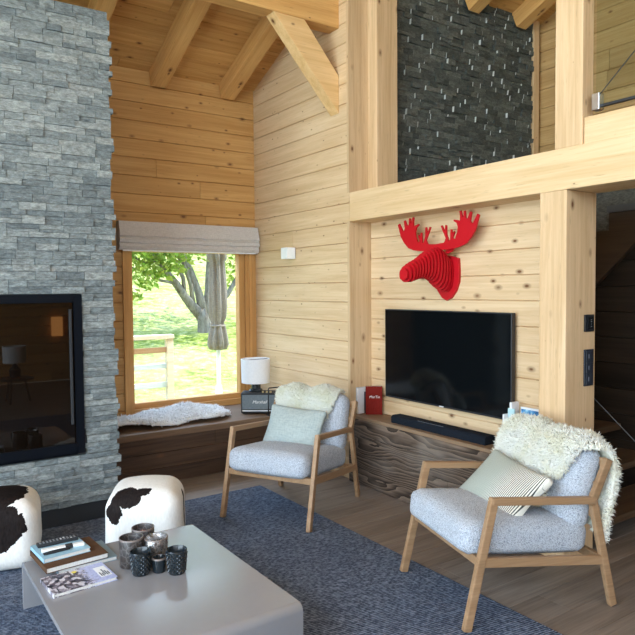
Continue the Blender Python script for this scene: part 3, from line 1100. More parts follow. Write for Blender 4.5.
# ------------------------------------------------------------------ stairs in the dark stairwell
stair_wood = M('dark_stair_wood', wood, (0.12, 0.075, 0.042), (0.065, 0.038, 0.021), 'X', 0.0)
grey_steel = M('dark_grey_paint', plain, (0.07, 0.075, 0.08), 0.5)
st = empty('staircase', 'dark wooden staircase with open treads behind the timber pillar', 'staircase', (4.2, 2.9, 0))
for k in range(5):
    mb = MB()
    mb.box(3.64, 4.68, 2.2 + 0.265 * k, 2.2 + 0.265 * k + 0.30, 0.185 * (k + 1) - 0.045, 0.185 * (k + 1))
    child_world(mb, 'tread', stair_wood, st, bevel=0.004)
mb = MB()
mb.prism([(3.6, 2.03), (2.86, 2.03), (2.86, 2.165), (2.40, 2.165), (3.6, 1.0)], 'X', 4.70, 4.75)
child_world(mb, 'side_panel', M('stair_panel', wood, (0.075, 0.052, 0.035), (0.05, 0.034, 0.022), 'Y', 0.0), st)
mb = MB()
mb.box(4.685, 4.80, 2.2, 2.87, 2.165, 2.217)
child_world(mb, 'cap_rail', grey_steel, st)
mb = MB()
mb.tube([(3.625, 2.42, 1.025), (3.625, 1.75, 0.47)], 0.003, 6)
child_world(mb, 'cable', grey_steel, st, smooth=True)
mb = MB()
mb.box(3.61, 3.64, 1.735, 1.765, 0.0, 0.55)
child_world(mb, 'newel_post', black_metal, st)

# ------------------------------------------------------------------ glass balustrade
gb = empty('glass_balustrade', 'clear glass balustrade pane on the mezzanine rail', 'balustrade', (3.32, 1.0, 2.53))
mb = MB()
mb.box(3.314, 3.326, -0.4, 2.10, 2.585, 3.5)
child_world(mb, 'pane', M('balustrade_glass', glass_mat, (0.90, 0.95, 0.92), 1.5), gb)
mb = MB()
mb.box(3.295, 3.345, 2.07, 2.115, 2.565, 2.655)
child_world(mb, 'clamp', steel, gb, bevel=0.004)
mb = MB()
mb.box(3.31, 3.33, -0.4, 2.10, 2.578, 2.592)
child_world(mb, 'edge_seal', black_metal, gb)
mb = MB()
mb.tube([(3.30, 2.10, 2.615), (3.30, 1.55, 3.113)], 0.003, 6)
child_world(mb, 'diagonal_line', black_metal, gb)  # thin dark line rising diagonally from the clamp

# ================================================================== OUTDOORS
def ground_z(x, y):
    if y < 8.4:
        z = 0.05
    elif y < 12.5:
        t = (y - 8.4) / 4.1
        z = 0.05 + 0.36 * t * t * (3 - 2 * t)
    else:
        z = 0.41 + (y - 12.5) * 0.23
    bump = math.exp(-((x - 6.6) / 1.6) ** 2 - ((y - 12.6) / 1.5) ** 2) * 0.28
    return z + bump + 0.05 * math.sin(x * 1.3 + y * 0.7) * min(1, max(0, (y - 8) / 4))


grass = M('meadow_grass', grass_mat)
mb = MB()
xs = [-4 + 0.75 * i for i in range(60)]
ys = [6.05 + 0.6 * i for i in range(24)] + [20 + 2.5 * i for i in range(16)]
g = [[mb.bm.verts.new((x, y, ground_z(x, y))) for y in ys] for x in xs]
for i in range(len(xs) - 1):
    for j in range(len(ys) - 1):
        mb._face([g[i][j], g[i + 1][j], g[i + 1][j + 1], g[i][j + 1]])
tag(mb.build('hill', grass, smooth=True), 'sunlit yellow green grass slope outside the window', 'hill', kind='structure')
mb = MB()
mb.box(-60, XW - 0.25, -40, 60, -0.35, -0.15)
tag(mb.build('ground', grass), 'meadow beyond the west glazing', 'ground', kind='structure')

bark = M('tree_bark', bark_mat)
leaves = M('tree_leaves', leaf_mat, (0.16, 0.30, 0.035), (0.45, 0.50, 0.11))
tr = empty('garden_tree', 'leaning garden tree with forked grey trunk and light green leaves', 'tree', (5.97, 13.0, 0.45))
T0 = Vector((5.97, 13.0, 0.45))
mb = MB()
limbs = [
    ([(6.02, 13.0, 0.25), (5.98, 13.0, 0.6), (5.97, 13, 0.95), (5.85, 13.0, 1.15)], [.30, .24, .22, .19]),
    ([(5.92, 13.0, 1.0), (5.72, 13.0, 1.22), (5.50, 12.95, 1.46), (5.28, 12.9, 1.74), (5.06, 12.85, 1.97), (4.80, 12.8, 2.35), (4.5, 12.7, 2.9)], [.17, .15, .125, .11, .10, .08, .05]),
    ([(5.97, 13, 1.0), (5.86, 13.05, 1.55), (5.66, 13.1, 2.1), (5.50, 13.2, 2.5), (5.3, 13.3, 3.3)], [.16, .12, .10, .09, .06]),
    ([(6.0, 13, 1.0), (6.12, 13.1, 1.5), (6.2, 13.2, 2.2), (6.3, 13.3, 3.4)], [.17, .13, .10, .07]),
    ([(6.05, 13, 1.05), (6.5, 12.9, 1.52), (6.72, 12.9, 1.85), (6.86, 12.9, 2.3), (7.0, 12.9, 3.2)], [.13, .08, .065, .055, .04]),
    ([(5.50, 12.95, 1.46), (5.45, 12.9, 1.85), (5.2, 12.8, 2.3), (5.1, 12.7, 2.9)], [.07, .06, .05, .03]),
    ([(5.28, 12.9, 1.74), (4.9, 12.8, 1.80), (4.5, 12.7, 1.98), (4.1, 12.6, 2.1)], [.05, .04, .03, .02]),
    ([(5.72, 13.0, 1.22), (5.62, 12.9, 1.7), (5.42, 12.8, 2.15), (5.0, 12.6, 2.5)], [.08, .06, .05, .03]),
    ([(4.9, 12.8, 2.2), (4.5, 12.6, 2.15), (4.15, 12.5, 2.3)], [.04, .03, .02]),
]
for pts, rs in limbs:
    mb.tube([Vector(p) - T0 for p in pts], [r * 0.72 for r in rs], 9)
mb.build('trunk', bark, tr, smooth=True)


def leaf_cloud(mb, clusters, size):
    for (c, rad, cnt) in clusters:
        for _ in range(cnt):
            p = Vector(c) + Vector((random.gauss(0, rad), random.gauss(0, rad), random.gauss(0, rad * 0.6))) - T0
            s = size * random.uniform(0.6, 1.3)
            e = Euler((random.uniform(-1, 1), random.uniform(-1, 1), random.uniform(0, 6.28))).to_matrix()
            q = [p + e @ Vector(v) * s for v in ((-.5, 0, 0), (0, -.28, .06), (.5, 0, 0), (0, .28, .06))]
            v = [mb.bm.verts.new(x) for x in q]
            mb._face([v[0], v[1], v[2]])
            mb._face([v[0], v[2], v[3]])


mb = MB()
cl = []
for (px, pz, d, rad, n) in ((4.15, 2.3, 12.4, .16, 90), (4.35, 2.05, 12.4, .16, 90), (4.6, 2.35, 12.5, .2, 120), (4.35, 1.75, 12.2, .14, 60), (4.15, 1.5, 12.2, .10, 30),
                            (4.95, 2.2, 12.5, .2, 120), (4.75, 1.95, 12.4, .14, 70), (5.25, 2.45, 12.6, .2, 110), (5.1, 2.05, 12.3, .10, 40), (4.2, 2.6, 12.4, .3, 160),
                            (5.0, 2.75, 12.6, .3, 160), (5.7, 2.45, 12.8, .22, 70), (6.3, 2.6, 13.0, .25, 110), (6.8, 2.3, 13.2, .22, 90), (6.6, 2.0, 13.4, .15, 40),
                            (7.0, 1.75, 13.6, .15, 40), (6.5, 2.75, 13.0, .3, 120)):
    cl.append(((px, d, pz), rad, n))
for _ in range(62):
    cl.append(((random.uniform(4.6, 9.5), random.uniform(11.6, 14.6), random.uniform(3.4, 5.8)), 0.45, 65))
leaf_cloud(mb, cl, 0.15)
o = mb.build('foliage', leaves, tr)

# garden fence gate
fence_wood = M('pale_fence_wood', wood, (0.72, 0.62, 0.50), (0.55, 0.44, 0.33), 'X', 0.0)
rail_grey = M('silvered_rail', wood, (0.56, 0.62, 0.66), (0.42, 0.47, 0.50), 'X', 0.0)
fg = empty('garden_fence', 'short pale wooden fence section outside the window', 'fence', (2.95, 8.0, 0.05))
for x in (2.42, 3.17):
    mb = MB()
    mb.box(x - 2.95 - 0.045, x - 2.95 + 0.045, -0.04, 0.04, 0, 0.97)
    mb.build('post', fence_wood, fg, bevel=0.006)
for z, h, m in ((1.0, 0.055, fence_wood), (0.83, 0.07, M('brown_rail', wood, (0.55, 0.33, 0.19), (0.40, 0.22, 0.12), 'X', 0.0)), (0.62, 0.06, rail_grey), (0.38, 0.07, rail_grey), (0.14, 0.07, fence_wood)):
    mb = MB()
    mb.box(-0.95, 0.27 if z > 0.9 else 0.18, -0.06 if z > 0.9 else -0.02, 0.06 if z > 0.9 else 0.02, z - 0.05 - h / 2, z - 0.05 + h / 2)
    mb.build('rail', m, fg, bevel=0.005)

# closed patio umbrella
um = empty('patio_umbrella', 'closed beige patio umbrella on a white pole outside the window', 'umbrella', (3.87, 8.0, 0.05))
canvas = M('beige_canvas', linen_mat, (0.20, 0.18, 0.155), (0.30, 0.27, 0.235), 120)
mb = MB()
prof = [(0.05, 2.32), (0.15, 2.16), (0.17, 2.05), (0.165, 1.96), (0.125, 1.93), (0.135, 1.80), (0.155, 1.55), (0.165, 1.32), (0.15, 1.18), (0.115, 1.10), (0.145, 1.02), (0.175, 0.90), (0.185, 0.80), (0.15, 0.74)]
prof = [(r * 0.68, z) for r, z in prof]
mb.lathe(prof[::-1], 72, ripple=lambda a, j: 0.22 * math.cos(8 * a + 0.25 * j) * (0.5 if j == 4 else 1) + 0.06 * math.cos(5 * a + j))
mb.build('canopy', canvas, um, smooth=True)
mb = MB()
mb.tube([(0, 0, 0.02), (0, 0, 2.35)], 0.028, 12)
mb.build('pole', white_paint, um, smooth='auto')
mb = MB()
mb.lathe([(0.098, 1.045), (0.106, 1.06), (0.098, 1.075)], 24)
mb.build('tie_strap', canvas, um, smooth=True)
mb = MB()
mb.lathe([(0.25, 0.0), (0.25, 0.04), (0.05, 0.07), (0.04, 0.25)], 24)
mb.build('base', white_paint, um, smooth='auto')

# ================================================================== THE RUG
mb = MB()
mb.box(-1.4, 2.565, 0.4, 4.565, 0.0005, 0.008)
tag(mb.build('rug', rug_weave, bevel=0.003), 'large dark blue grey woven rug on the plank floor', 'rug')
ZR = 0.008

# ================================================================== ROMAN BLIND
rb = empty('roman_blind', 'folded grey linen roman blind above the window', 'blind', (2.55, 5.84, 2.22))
blind_lin = M('grey_linen', linen_mat, (0.50, 0.47, 0.46), (0.64, 0.61, 0.59), 180)
mb = MB()
bx0, bx1 = 1.835 - 2.55, 3.245 - 2.55
prof = [(-0.075, 0.0), (-0.005, 0.0), (-0.005, -0.255), (-0.06, -0.262), (-0.085, -0.25), (-0.098, -0.225), (-0.088, -0.2), (-0.105, -0.188), (-0.112, -0.16), (-0.095, -0.145), (-0.11, -0.13), (-0.105, -0.10), (-0.09, -0.05), (-0.08, -0.01)]
nseg = 26
rings = []
for i in range(nseg + 1):
    x = bx0 + (bx1 - bx0) * i / nseg
    wob = 0.004 * math.sin(i * 1.1) + 0.003 * math.sin(i * 2.3 + 1)
    rings.append([mb.bm.verts.new((x, y + (wob if y < -0.01 and z < -0.03 else 0), z + (wob * 0.8 if z < -0.09 else 0))) for y, z in prof])
for a, b in zip(rings, rings[1:]):
    for k in range(len(prof)):
        q = (k + 1) % len(prof)
        mb._face([a[k], a[q], b[q], b[k]])
mb._face(rings[0][::-1])
mb._face(rings[-1])
mb.build('fabric', blind_lin, rb, smooth='auto')
mb = MB()
mb.box(bx0 + 0.03, bx1 - 0.03, -0.085, -0.065, -0.268, -0.255)
o = mb.build('bottom_bar', white_paint, rb, bevel=0.002)

# ================================================================== CUBE WALL LIGHT
wl = empty('wall_light', 'small white cube wall light on the pale board wall', 'wall light', (XE, 5.12, 1.93))
mb = MB()
mb.box(-0.105, -0.012, -0.052, 0.052, -0.052, 0.052)
mb.build('shade', M('cube_white', plain, (0.80, 0.83, 0.86), 0.35), wl, bevel=0.003)
mb = MB()
mb.box(-0.014, 0.0, -0.035, 0.035, -0.035, 0.035)
mb.build('wall_plate', steel, wl)

# ================================================================== TELEVISION AND SOUNDBAR
tv = empty('television', 'large flat black television on the alcove wall', 'television', (XB, 3.376, 1.078))
mb = MB()
mb.box(-0.062, -0.025, -0.630, 0.630, -0.354, 0.354)
mb.build('casing', black_metal, tv, bevel=0.004)
mb = MB()
mb.box(-0.0635, -0.061, -0.622, 0.622, -0.340, 0.346)
nt = NT('tv_screen_glass')
nt.bsdf((0.003, 0.004, 0.005), 0.09, spec=0.35)
mb.build('screen', nt.m, tv)
mb = MB()
mb.box(-0.025, 0.0, -0.2, 0.2, -0.15, 0.15)
mb.build('wall_bracket', black_soft, tv)
mb = MB()
mb.box(-0.0645, -0.061, -0.022, 0.022, -0.3515, -0.344)
mb.build('badge', M('pale_badge', plain, (0.7, 0.7, 0.72), 0.4), tv)

sb = empty('soundbar', 'long low dark soundbar on the bench below the television', 'soundbar', (3.34, 3.32, 0.56))
mb = MB()
nvy = 14
prof = [(-0.05, 0.006), (-0.046, 0.0), (0.05, 0.0), (0.055, 0.01), (0.055, 0.05), (0.045, 0.06), (-0.035, 0.06), (-0.05, 0.048)]
mb.prism(prof, 'Y', -0.466, 0.466)
mb.build('body', M('dark_speaker_cloth', linen_mat, (0.006, 0.008, 0.013), (0.014, 0.018, 0.026), 300), sb, bevel=0.006, smooth='auto')
mb = MB()
mb.box(-0.0395, -0.038, -0.08, 0.18, 0.0575, 0.0605)
mb.build('trim_strip', M('dim_strip', plain, (0.10, 0.11, 0.13), 0.3), sb)

# ================================================================== MOOSE HEAD
mh = empty('moose_head', 'red sliced moose head trophy with antlers on the alcove wall', 'moose head', (XB, 3.366, 1.72))
mb = MB()      # shield plate
sh = [(-0.115, 0.09), (-0.06, 0.105), (0, 0.115), (0.06, 0.105), (0.115, 0.09), (0.122, 0.0), (0.118, -0.08), (0.09, -0.145), (0.045, -0.195), (0, -0.215), (-0.045, -0.195), (-0.09, -0.145), (-0.118, -0.08), (-0.122, 0.0)]
mb.prism(sh, 'X', -0.022, 0.0)
mb.build('shield_plate', red_lacquer, mh, bevel=0.002)
# slices across the head axis: u outwards, (half width, bottom z, top z)
prof = [(-0.035, 0.075, -0.150, 0.105), (-0.062, 0.078, -0.145, 0.125), (-0.089, 0.080, -0.135, 0.150), (-0.116, 0.080, -0.120, 0.168), (-0.143, 0.078, -0.100, 0.172),
        (-0.170, 0.074, -0.078, 0.166), (-0.197, 0.070, -0.065, 0.156), (-0.224, 0.065, -0.058, 0.142), (-0.251, 0.061, -0.055, 0.126), (-0.278, 0.058, -0.055, 0.108),
        (-0.305, 0.056, -0.058, 0.092), (-0.332, 0.056, -0.064, 0.078), (-0.359, 0.058, -0.072, 0.066), (-0.386, 0.058, -0.080, 0.052), (-0.413, 0.052, -0.080, 0.036), (-0.436, 0.040, -0.066, 0.014)]
for (u, w, z0, z1) in prof:
    mb = MB()
    zc, hz = (z0 + z1) / 2, (z1 - z0) / 2
    poly = [(w * math.copysign(abs(math.cos(a)) ** 0.8, math.cos(a)), zc + hz * math.copysign(abs(math.sin(a)) ** 0.8, math.sin(a))) for a in [k * 2 * math.pi / 24 for k in range(24)]]
    mb.prism(poly, 'X', u - 0.0065, u + 0.0065)
    mb.build('slice', red_lacquer, mh)
mb = MB()      # lengthwise spine plate
top = [(u, z1 - 0.012) for (u, w, z0, z1) in prof]
bot = [(u, z0 + 0.012) for (u, w, z0, z1) in prof][::-1]
mb.prism([(-0.01, 0.10)] + top + bot + [(-0.01, -0.13)], 'Y', -0.006, 0.006)
mb.build('spine_plate', red_lacquer, mh)
for s in (-1, 1):
    mb = MB()  # ear
    mb.prism([(0.05 * s, 0.135), (0.085 * s, 0.165), (0.135 * s, 0.178), (0.15 * s, 0.165), (0.12 * s, 0.135), (0.075 * s, 0.12)], 'X', -0.09, -0.08)
    mb.build('ear', red_lacquer, mh, bevel=0.002)
# antler outline for the near side (y negative = to the right), mirrored for the other
ant = [(0.0, 0.160), (0.0, 0.192), (0.082, 0.198), (0.098, 0.228), (0.050, 0.318), (0.062, 0.322), (0.088, 0.272), (0.094, 0.322), (0.105, 0.320), (0.107, 0.255), (0.126, 0.206),
       (0.140, 0.214), (0.144, 0.286), (0.155, 0.286), (0.158, 0.252), (0.176, 0.272), (0.182, 0.264), (0.164, 0.224), (0.186, 0.216), (0.207, 0.262), (0.212, 0.300), (0.20, 0.328), (0.172, 0.342),
       (0.176, 0.352), (0.212, 0.345), (0.232, 0.338), (0.232, 0.375), (0.226, 0.405),
       (0.242, 0.408), (0.254, 0.365), (0.262, 0.36), (0.266, 0.400), (0.280, 0.404), (0.284, 0.355), (0.300, 0.345), (0.322, 0.392), (0.338, 0.388), (0.326, 0.328), (0.345, 0.305), (0.388, 0.372), (0.404, 0.362),
       (0.372, 0.270), (0.335, 0.222), (0.29, 0.180), (0.23, 0.160), (0.15, 0.150), (0.07, 0.148)]
for s in (-1, 1):
    mb = MB()
    mb.prism([(s * a, b) for a, b in ant], 'X', -0.131, -0.119)
    mb.build('antler', red_lacquer, mh)

# ================================================================== SWITCHES ON THE PILLAR
th = empty('thermostat', 'small black thermostat panel, upper of the two on the pillar', 'thermostat', (3.478, 2.239, 1.385))
mb = MB()
mb.box(-0.045, 0.045, -0.010, 0.0, -0.05, 0.05)
mb.build('housing', black_metal, th, bevel=0.002)
mb = MB()
mb.box(-0.015, 0.035, -0.0112, -0.0098, -0.035, 0.035)
mb.build('display', dark_mirror, th)
for z, w in ((0.02, 0.008), (0.008, 0.012), (-0.006, 0.006), (-0.02, 0.01)):
    mb = MB()
    mb.box(0.015 - w / 2, 0.015 + w / 2, -0.0118, -0.011, z - 0.002, z + 0.002)
    mb.build('display_text', M('screen_glyphs', emit_mat, (0.5, 0.55, 0.6), 0.25), th)
sw = empty('light_switch', 'tall dark triple light switch, lower of the two on the pillar', 'light switch', (3.478, 2.239, 1.122))
mb = MB()
mb.box(-0.045, 0.045, -0.009, 0.0, -0.108, 0.108)
slate_blue = M('dark_blue_plastic', plain, (0.018, 0.023, 0.035), 0.35)
mb.build('wall_plate', slate_blue, sw, bevel=0.002)
for z in (-0.068, 0, 0.068):
    mb = MB()
    mb.box(-0.032, 0.032, -0.013, -0.008, z - 0.03, z + 0.03)
    k = mb.build('rocker', slate_blue, sw, bevel=0.002)
    mb = MB()
    mb.box(-0.012, -0.006, -0.0138, -0.0125, z - 0.012, z + 0.012)
    mb.build('mark', M('switch_mark', plain, (0.25, 0.28, 0.36), 0.4), k)


# ================================================================== ARMCHAIRS
def bent_leg(mbx, pts, w, h):
    for a, b in zip(pts, pts[1:]):
        mbx.bar(a, b, w, h)


LEAN = R(14)


def make_chair(loc, rz, label):
    root = empty('armchair', label, 'armchair', (loc[0], loc[1], ZR), rz, 'oak lounge armchairs')
    S = lambda s, y, z: (s - 0.415, y, z)
    for y in (-0.338, 0.338):
        sg = 1 if y > 0 else -1
        mb = MB()
        mb.bar(S(0.0, y, 0.0), S(0.147, y, 0.612), 0.030, 0.042)
        mb.build('leg', oak, root, bevel=0.006)
        mb = MB()
        mb.bar(S(0.829, y, -0.004), S(0.700, y, 0.556), 0.030, 0.040)
        mb.bar(S(0.690, y, 0.515), S(0.795, y, 0.738), 0.030, 0.040)
        mb.build('leg', oak, root, bevel=0.006)
        mb = MB()
        mb.bar(S(0.128, y, 0.596), S(0.716, y, 0.540), 0.036, 0.036)
        mb.build('armrest', oak, root, bevel=0.008)
        mb = MB()
        mb.bar(S(0.070, y, 0.315), S(0.770, y, 0.236), 0.026, 0.045)
        mb.build('side_rail', oak, root, bevel=0.005)
    mb = MB()
    mb.bar(S(0.078, -0.325, 0.312), S(0.078, 0.325, 0.312), 0.028, 0.042, side=(1, 0, 0))
    mb.build('front_rail', oak, root, bevel=0.004)
    mb = MB()
    mb.bar(S(0.755, -0.325, 0.240), S(0.755, 0.325, 0.240), 0.028, 0.042, side=(1, 0, 0))
    mb.build('rear_rail', oak, root, bevel=0.004)
    for z, s in ((0.47, 0.722), (0.60, 0.742), (0.715, 0.786)):
        mb = MB()
        mb.bar(S(s, -0.33, z), S(s, 0.33, z), 0.018, 0.045, side=(1, 0, 0))
        mb.build('back_rail', oak, root, bevel=0.004)
    # seat cushion
    mb = MB()
    mat = Matrix.Translation(Vector(S(0.362, 0, 0.374))) @ Matrix.Rotation(R(6.4), 4, 'Y')
    mb.rbox(0.358, 0.308, 0.080, 0.055, 14, 0.022, mat)
    mb.build('seat_cushion', boucle, root, smooth=True)
    # back cushion
    mb = MB()
    mat = Matrix.Translation(Vector(S(0.704, 0, 0.582))) @ Matrix.Rotation(LEAN, 4, 'Y')
    mb.rbox(0.080, 0.306, 0.217, 0.074, 16, 0.022, mat)
    mb.build('back_cushion', boucle, root, smooth=True)
    return root


def chair_pos(fx, fy, ang):
    """centre from the midpoint between the front feet"""
    return (fx + 0.415 * math.cos(ang), fy + 0.415 * math.sin(ang))


A1, A2 = R(29.2), R(-16.9)
C1, C2 = chair_pos(2.15, 3.777, A1), chair_pos(2.323, 2.36, A2)
make_chair(C1, A1, 'oak armchair beside the window bench with a plain grey green cushion')
make_chair(C2, A2, 'oak armchair before the pillar with a shaggy fleece and striped cushion')


def chair_mat(c, a):
    return Matrix.Translation((c[0], c[1], ZR)) @ Matrix.Rotation(a, 4, 'Z')


BC = Matrix.Translation((0.704 - 0.415, 0, 0.582)) @ Matrix.Rotation(LEAN, 4, 'Y')     # back cushion frame in the chair


def drape(v):
    """path over the back cushion in its own (x depth, z up) frame: v=0 low on the front, over the top, v=1 low behind"""
    hx, hz = 0.088, 0.222
    front, arc, back = 0.40, math.pi * 0.08, 0.42
    d = v * (front + arc + back)
    r = 0.08
    if d < front:
        t = d / front
        zz = hz - r - front + d
        return (-hx - 0.016 * math.sin(math.pi * min(1, max(0, (zz + 0.2) / 0.4))), zz), (-1, 0)
    if d < front + arc:
        a = (d - front) / arc * math.pi
        return (-math.cos(a) * hx, hz - r + math.sin(a) * r), (-math.cos(a), math.sin(a))
    return (hx + 0.012 + 0.02 * (d - front - arc) / back, hz - r - (d - front - arc)), (1, 0)


def make_fleece(name, label, c, a, mat, inside, width, thick, count, L, r, bend, nu=44, nv=54):
    root = empty(name, label, 'sheepskin', (c[0], c[1], ZR), a)
    mb = MB()

    def pos(u, v):
        (x, z), (nx, nz) = drape(v)
        y = (u - 0.5) * width
        side = max(0.0, abs(y) - 0.25)
        p = BC @ Vector((x * (1 - side * 0.5), y, z - side * side * 2.0))
        n = (BC.to_3x3() @ Vector((nx, 0.25 * (u - 0.5), nz))).normalized()
        return p, n
    tuft_sheet(mb, pos, inside, nu, nv, thick, count, L, r, bend, lambda u, v: v > 0.60 and u < 0.25)
    o = mb.build('fleece', mat, root, smooth=True)
    return root


# short pale fleece on the first chair: a two lobed shape hanging low in the middle (u runs from the near side to the far side)
def in1(u, v):
    w = abs(u - 0.52) * 2
    lo = 0.16 + 0.40 * w ** 3.2
    hi = 0.545 + 0.05 * math.exp(-((w - 0.42) / 0.25) ** 2) - 0.10 * max(0, w - 0.6)
    return lo < v < hi and w < 0.88


def tk1(u, v):
    lobe = math.exp(-((abs(u - 0.52) - 0.20) / 0.13) ** 2)
    return 0.012 + (0.040 * lobe + 0.004) * math.exp(-((v - 0.47) / 0.12) ** 2)


make_fleece('sheepskin_throw', 'short pale sheepskin over the back of the armchair by the window', C1, A1, fleece_pale, in1, 0.60, tk1, 16000, 0.020, 0.0036, 0.9)


# shaggy fleece on the second chair: covers the far part of the front and hangs down behind on the near side
def in2(u, v):
    lo = 0.02 + max(0.0, (0.44 - u)) * 1.0
    hi = 0.66 + 0.29 * (1 - u)
    return lo + 0.015 * math.sin(u * 31) < v < hi and 0.0 < u < 1.0


def tk2(u, v):
    return 0.020 + 0.008 * math.sin(u * 13 + v * 9) + 0.008 * math.sin(u * 23 - v * 17) + 0.016 * math.exp(-((v - 0.47) / 0.12) ** 2)


make_fleece('sheepskin_throw', 'shaggy cream sheepskin over the back of the armchair by the pillar', C2, A2, fleece_cream, in2, 0.68, tk2, 30000, 0.034, 0.0036, 0.75)


# scatter cushions
def cushion(name, label, c, a, mat, hx, hy, hz, local):
    root = empty(name, label, 'cushion', (0, 0, 0))
    root.matrix_world = chair_mat(c, a) @ local
    mb = MB()

    def fn(p):
        k = 1 - 0.06 * (1 - (p.y / hy) ** 2) * abs(p.z / hz) - 0.0
        q = 1 - 0.06 * (1 - (p.z / hz) ** 2) * abs(p.y / hy)
        return Vector((p.x, p.y * q, p.z * k))
    mb.rbox(hx, hy, hz, 0.022, 18, 0.045, None, fn)
    mb.build('cover', mat, root, smooth=True)
    return root


grey_green = M('grey_green_linen', linen_mat, (0.29, 0.34, 0.335), (0.41, 0.465, 0.455), 150)
cushion('lumbar_cushion', 'plain grey green cushion on the armchair by the window', C1, A1, grey_green, 0.028, 0.235, 0.155,
        Matrix.Translation((0.085, 0.03, 0.560)) @ Matrix.Rotation(R(26), 4, 'Y') @ Matrix.Rotation(R(3), 4, 'X'))
cushion('lumbar_cushion', 'striped cream and dark cushion on the armchair by the pillar', C2, A2, M('striped_linen', stripe_mat), 0.028, 0.268, 0.168,
        Matrix.Translation((0.012, 0.020, 0.530)) @ Matrix.Rotation(R(46), 4, 'Y') @ Matrix.Rotation(R(4), 4, 'X'))

# ================================================================== BENCH SHEEPSKIN
bs = empty('sheepskin_throw', 'white sheepskin lying on the bench under the window', 'sheepskin', (2.2, 5.45, 0.44))
mb = MB()


def bpos(u, v):
    x, y = -0.75 + u * 1.25, -0.29 + v * 0.58
    z = 0.030 + 0.016 * math.sin(u * 9 + v * 3) + 0.014 * math.sin(u * 5 - v * 6 + 1) + 0.04 * math.exp(-((u - 0.72) / 0.12) ** 2 - ((v - 0.75) / 0.3) ** 2)
    return Vector((x, y, z)), Vector((0, 0, 1))


def bin_(u, v):
    y0 = 0.02 + 0.10 * math.sin(u * 7) ** 2 + max(0, u - 0.80) * 1.2
    y1 = 0.97 - 0.08 * math.sin(u * 11 + 1) ** 2 - max(0, u - 0.9) * 2.0
    return y0 < v < y1 and 0.0 < u < 0.985


tuft_sheet(mb, bpos, bin_, 60, 26, 0.022, 9000, 0.036, 0.0062, 0.9)
mb.build('fleece', fleece_white, bs, smooth=True)

# ================================================================== LOUDSPEAKER, LAMP, RACK
sp_ang = math.atan2(-0.205, 0.28)
sp = empty('loudspeaker', 'black retro loudspeaker with grey grille on the window bench', 'speaker', (2.95, 5.245, 0.44), sp_ang)
mb = MB()
mb.box(-0.175, 0.175, 0.0, 0.185, 0.008, 0.195)
mb.build('cabinet', black_soft, sp, bevel=0.01)
mb = MB()
mb.box(-0.162, 0.162, -0.004, 0.004, 0.045, 0.178)
mb.build('grille', M('grey_grille', linen_mat, (0.13, 0.16, 0.18), (0.20, 0.235, 0.26), 260), sp, bevel=0.002)
mb = MB()
mb.box(-0.162, 0.162, -0.005, 0.003, 0.026, 0.036)
mb.build('trim_bar', M('pale_trim', plain, (0.70, 0.74, 0.78), 0.35), sp)
words('Marshall', 0.040, sp, M('white_script', plain, (0.85, 0.85, 0.85), 0.4), (0.0, -0.0055, 0.112), (R(90), 0, 0), shear=0.35)
for x in (0.03, 0.065, 0.10):
    mb = MB()
    mb.lathe([(0.011, 0.195), (0.011, 0.208), (0.008, 0.210)], 14, x, 0.03)
    mb.build('knob', M('brass', plain, (0.65, 0.52, 0.30), 0.3, 1.0), sp, smooth='auto')
for x in (-0.14, 0.14):
    mb = MB()
    mb.box(x - 0.02, x + 0.02, 0.02, 0.165, 0.0, 0.008)
    mb.build('foot', black_soft, sp)

lp = empty('table_lamp', 'small table lamp with white drum shade on the loudspeaker', 'lamp', (2.985, 5.375, 0.635))
mb = MB()
mb.lathe([(0.062, 0.0), (0.066, 0.008), (0.060, 0.02), (0.046, 0.028), (0.046, 0.07), (0.058, 0.078), (0.058, 0.085), (0.02, 0.09), (0.012, 0.12)], 28)
mb.build('base', M('dark_glazed_base', plain, (0.02, 0.024, 0.026), 0.25), lp, smooth='auto')
mb = MB()
mb.lathe([(0.128, 0.082), (0.134, 0.084), (0.138, 0.308), (0.132, 0.310), (0.130, 0.308), (0.126, 0.084)], 40, cap0=False, cap1=False)
mb.bm.faces.ensure_lookup_table()
mb.build('lamp_shade', shade_white, lp, smooth='auto')
mb = MB()
mb.tube([(0, 0, 0.09), (0, 0, 0.17)], 0.014, 12)
mb.lathe([(0.014, 0.17), (0.028, 0.20), (0.028, 0.225), (0.012, 0.25)], 16)
mb.build('bulb', white_paint, lp, smooth=True)
mb = MB()
mb.tube([(-0.131, 0, 0.302), (0.131, 0, 0.302)], 0.003, 6)
mb.build('shade_ring', black_metal, lp)

rk = empty('wire_rack', 'thin black wire rack standing between loudspeaker and armchair', 'rack', (3.06, 5.13, 0.44))
mb = MB()
for y in (0.0,):
    mb.tube([(-0.082, y, 0.0), (-0.082, y, 0.245), (-0.075, y, 0.253), (0.10, y, 0.253), (0.107, y, 0.246), (0.107, y, 0.0)], 0.0055, 8)
mb.tube([(-0.082, -0.02, 0.006), (-0.082, 0.035, 0.006)], 0.005, 8)
mb.tube([(0.107, -0.02, 0.006), (0.107, 0.035, 0.006)], 0.005, 8)
tag(mb.build('wire_frame', black_metal, rk, smooth=True), None, None) if False else mb.build('wire_frame', black_metal, rk, smooth=True)


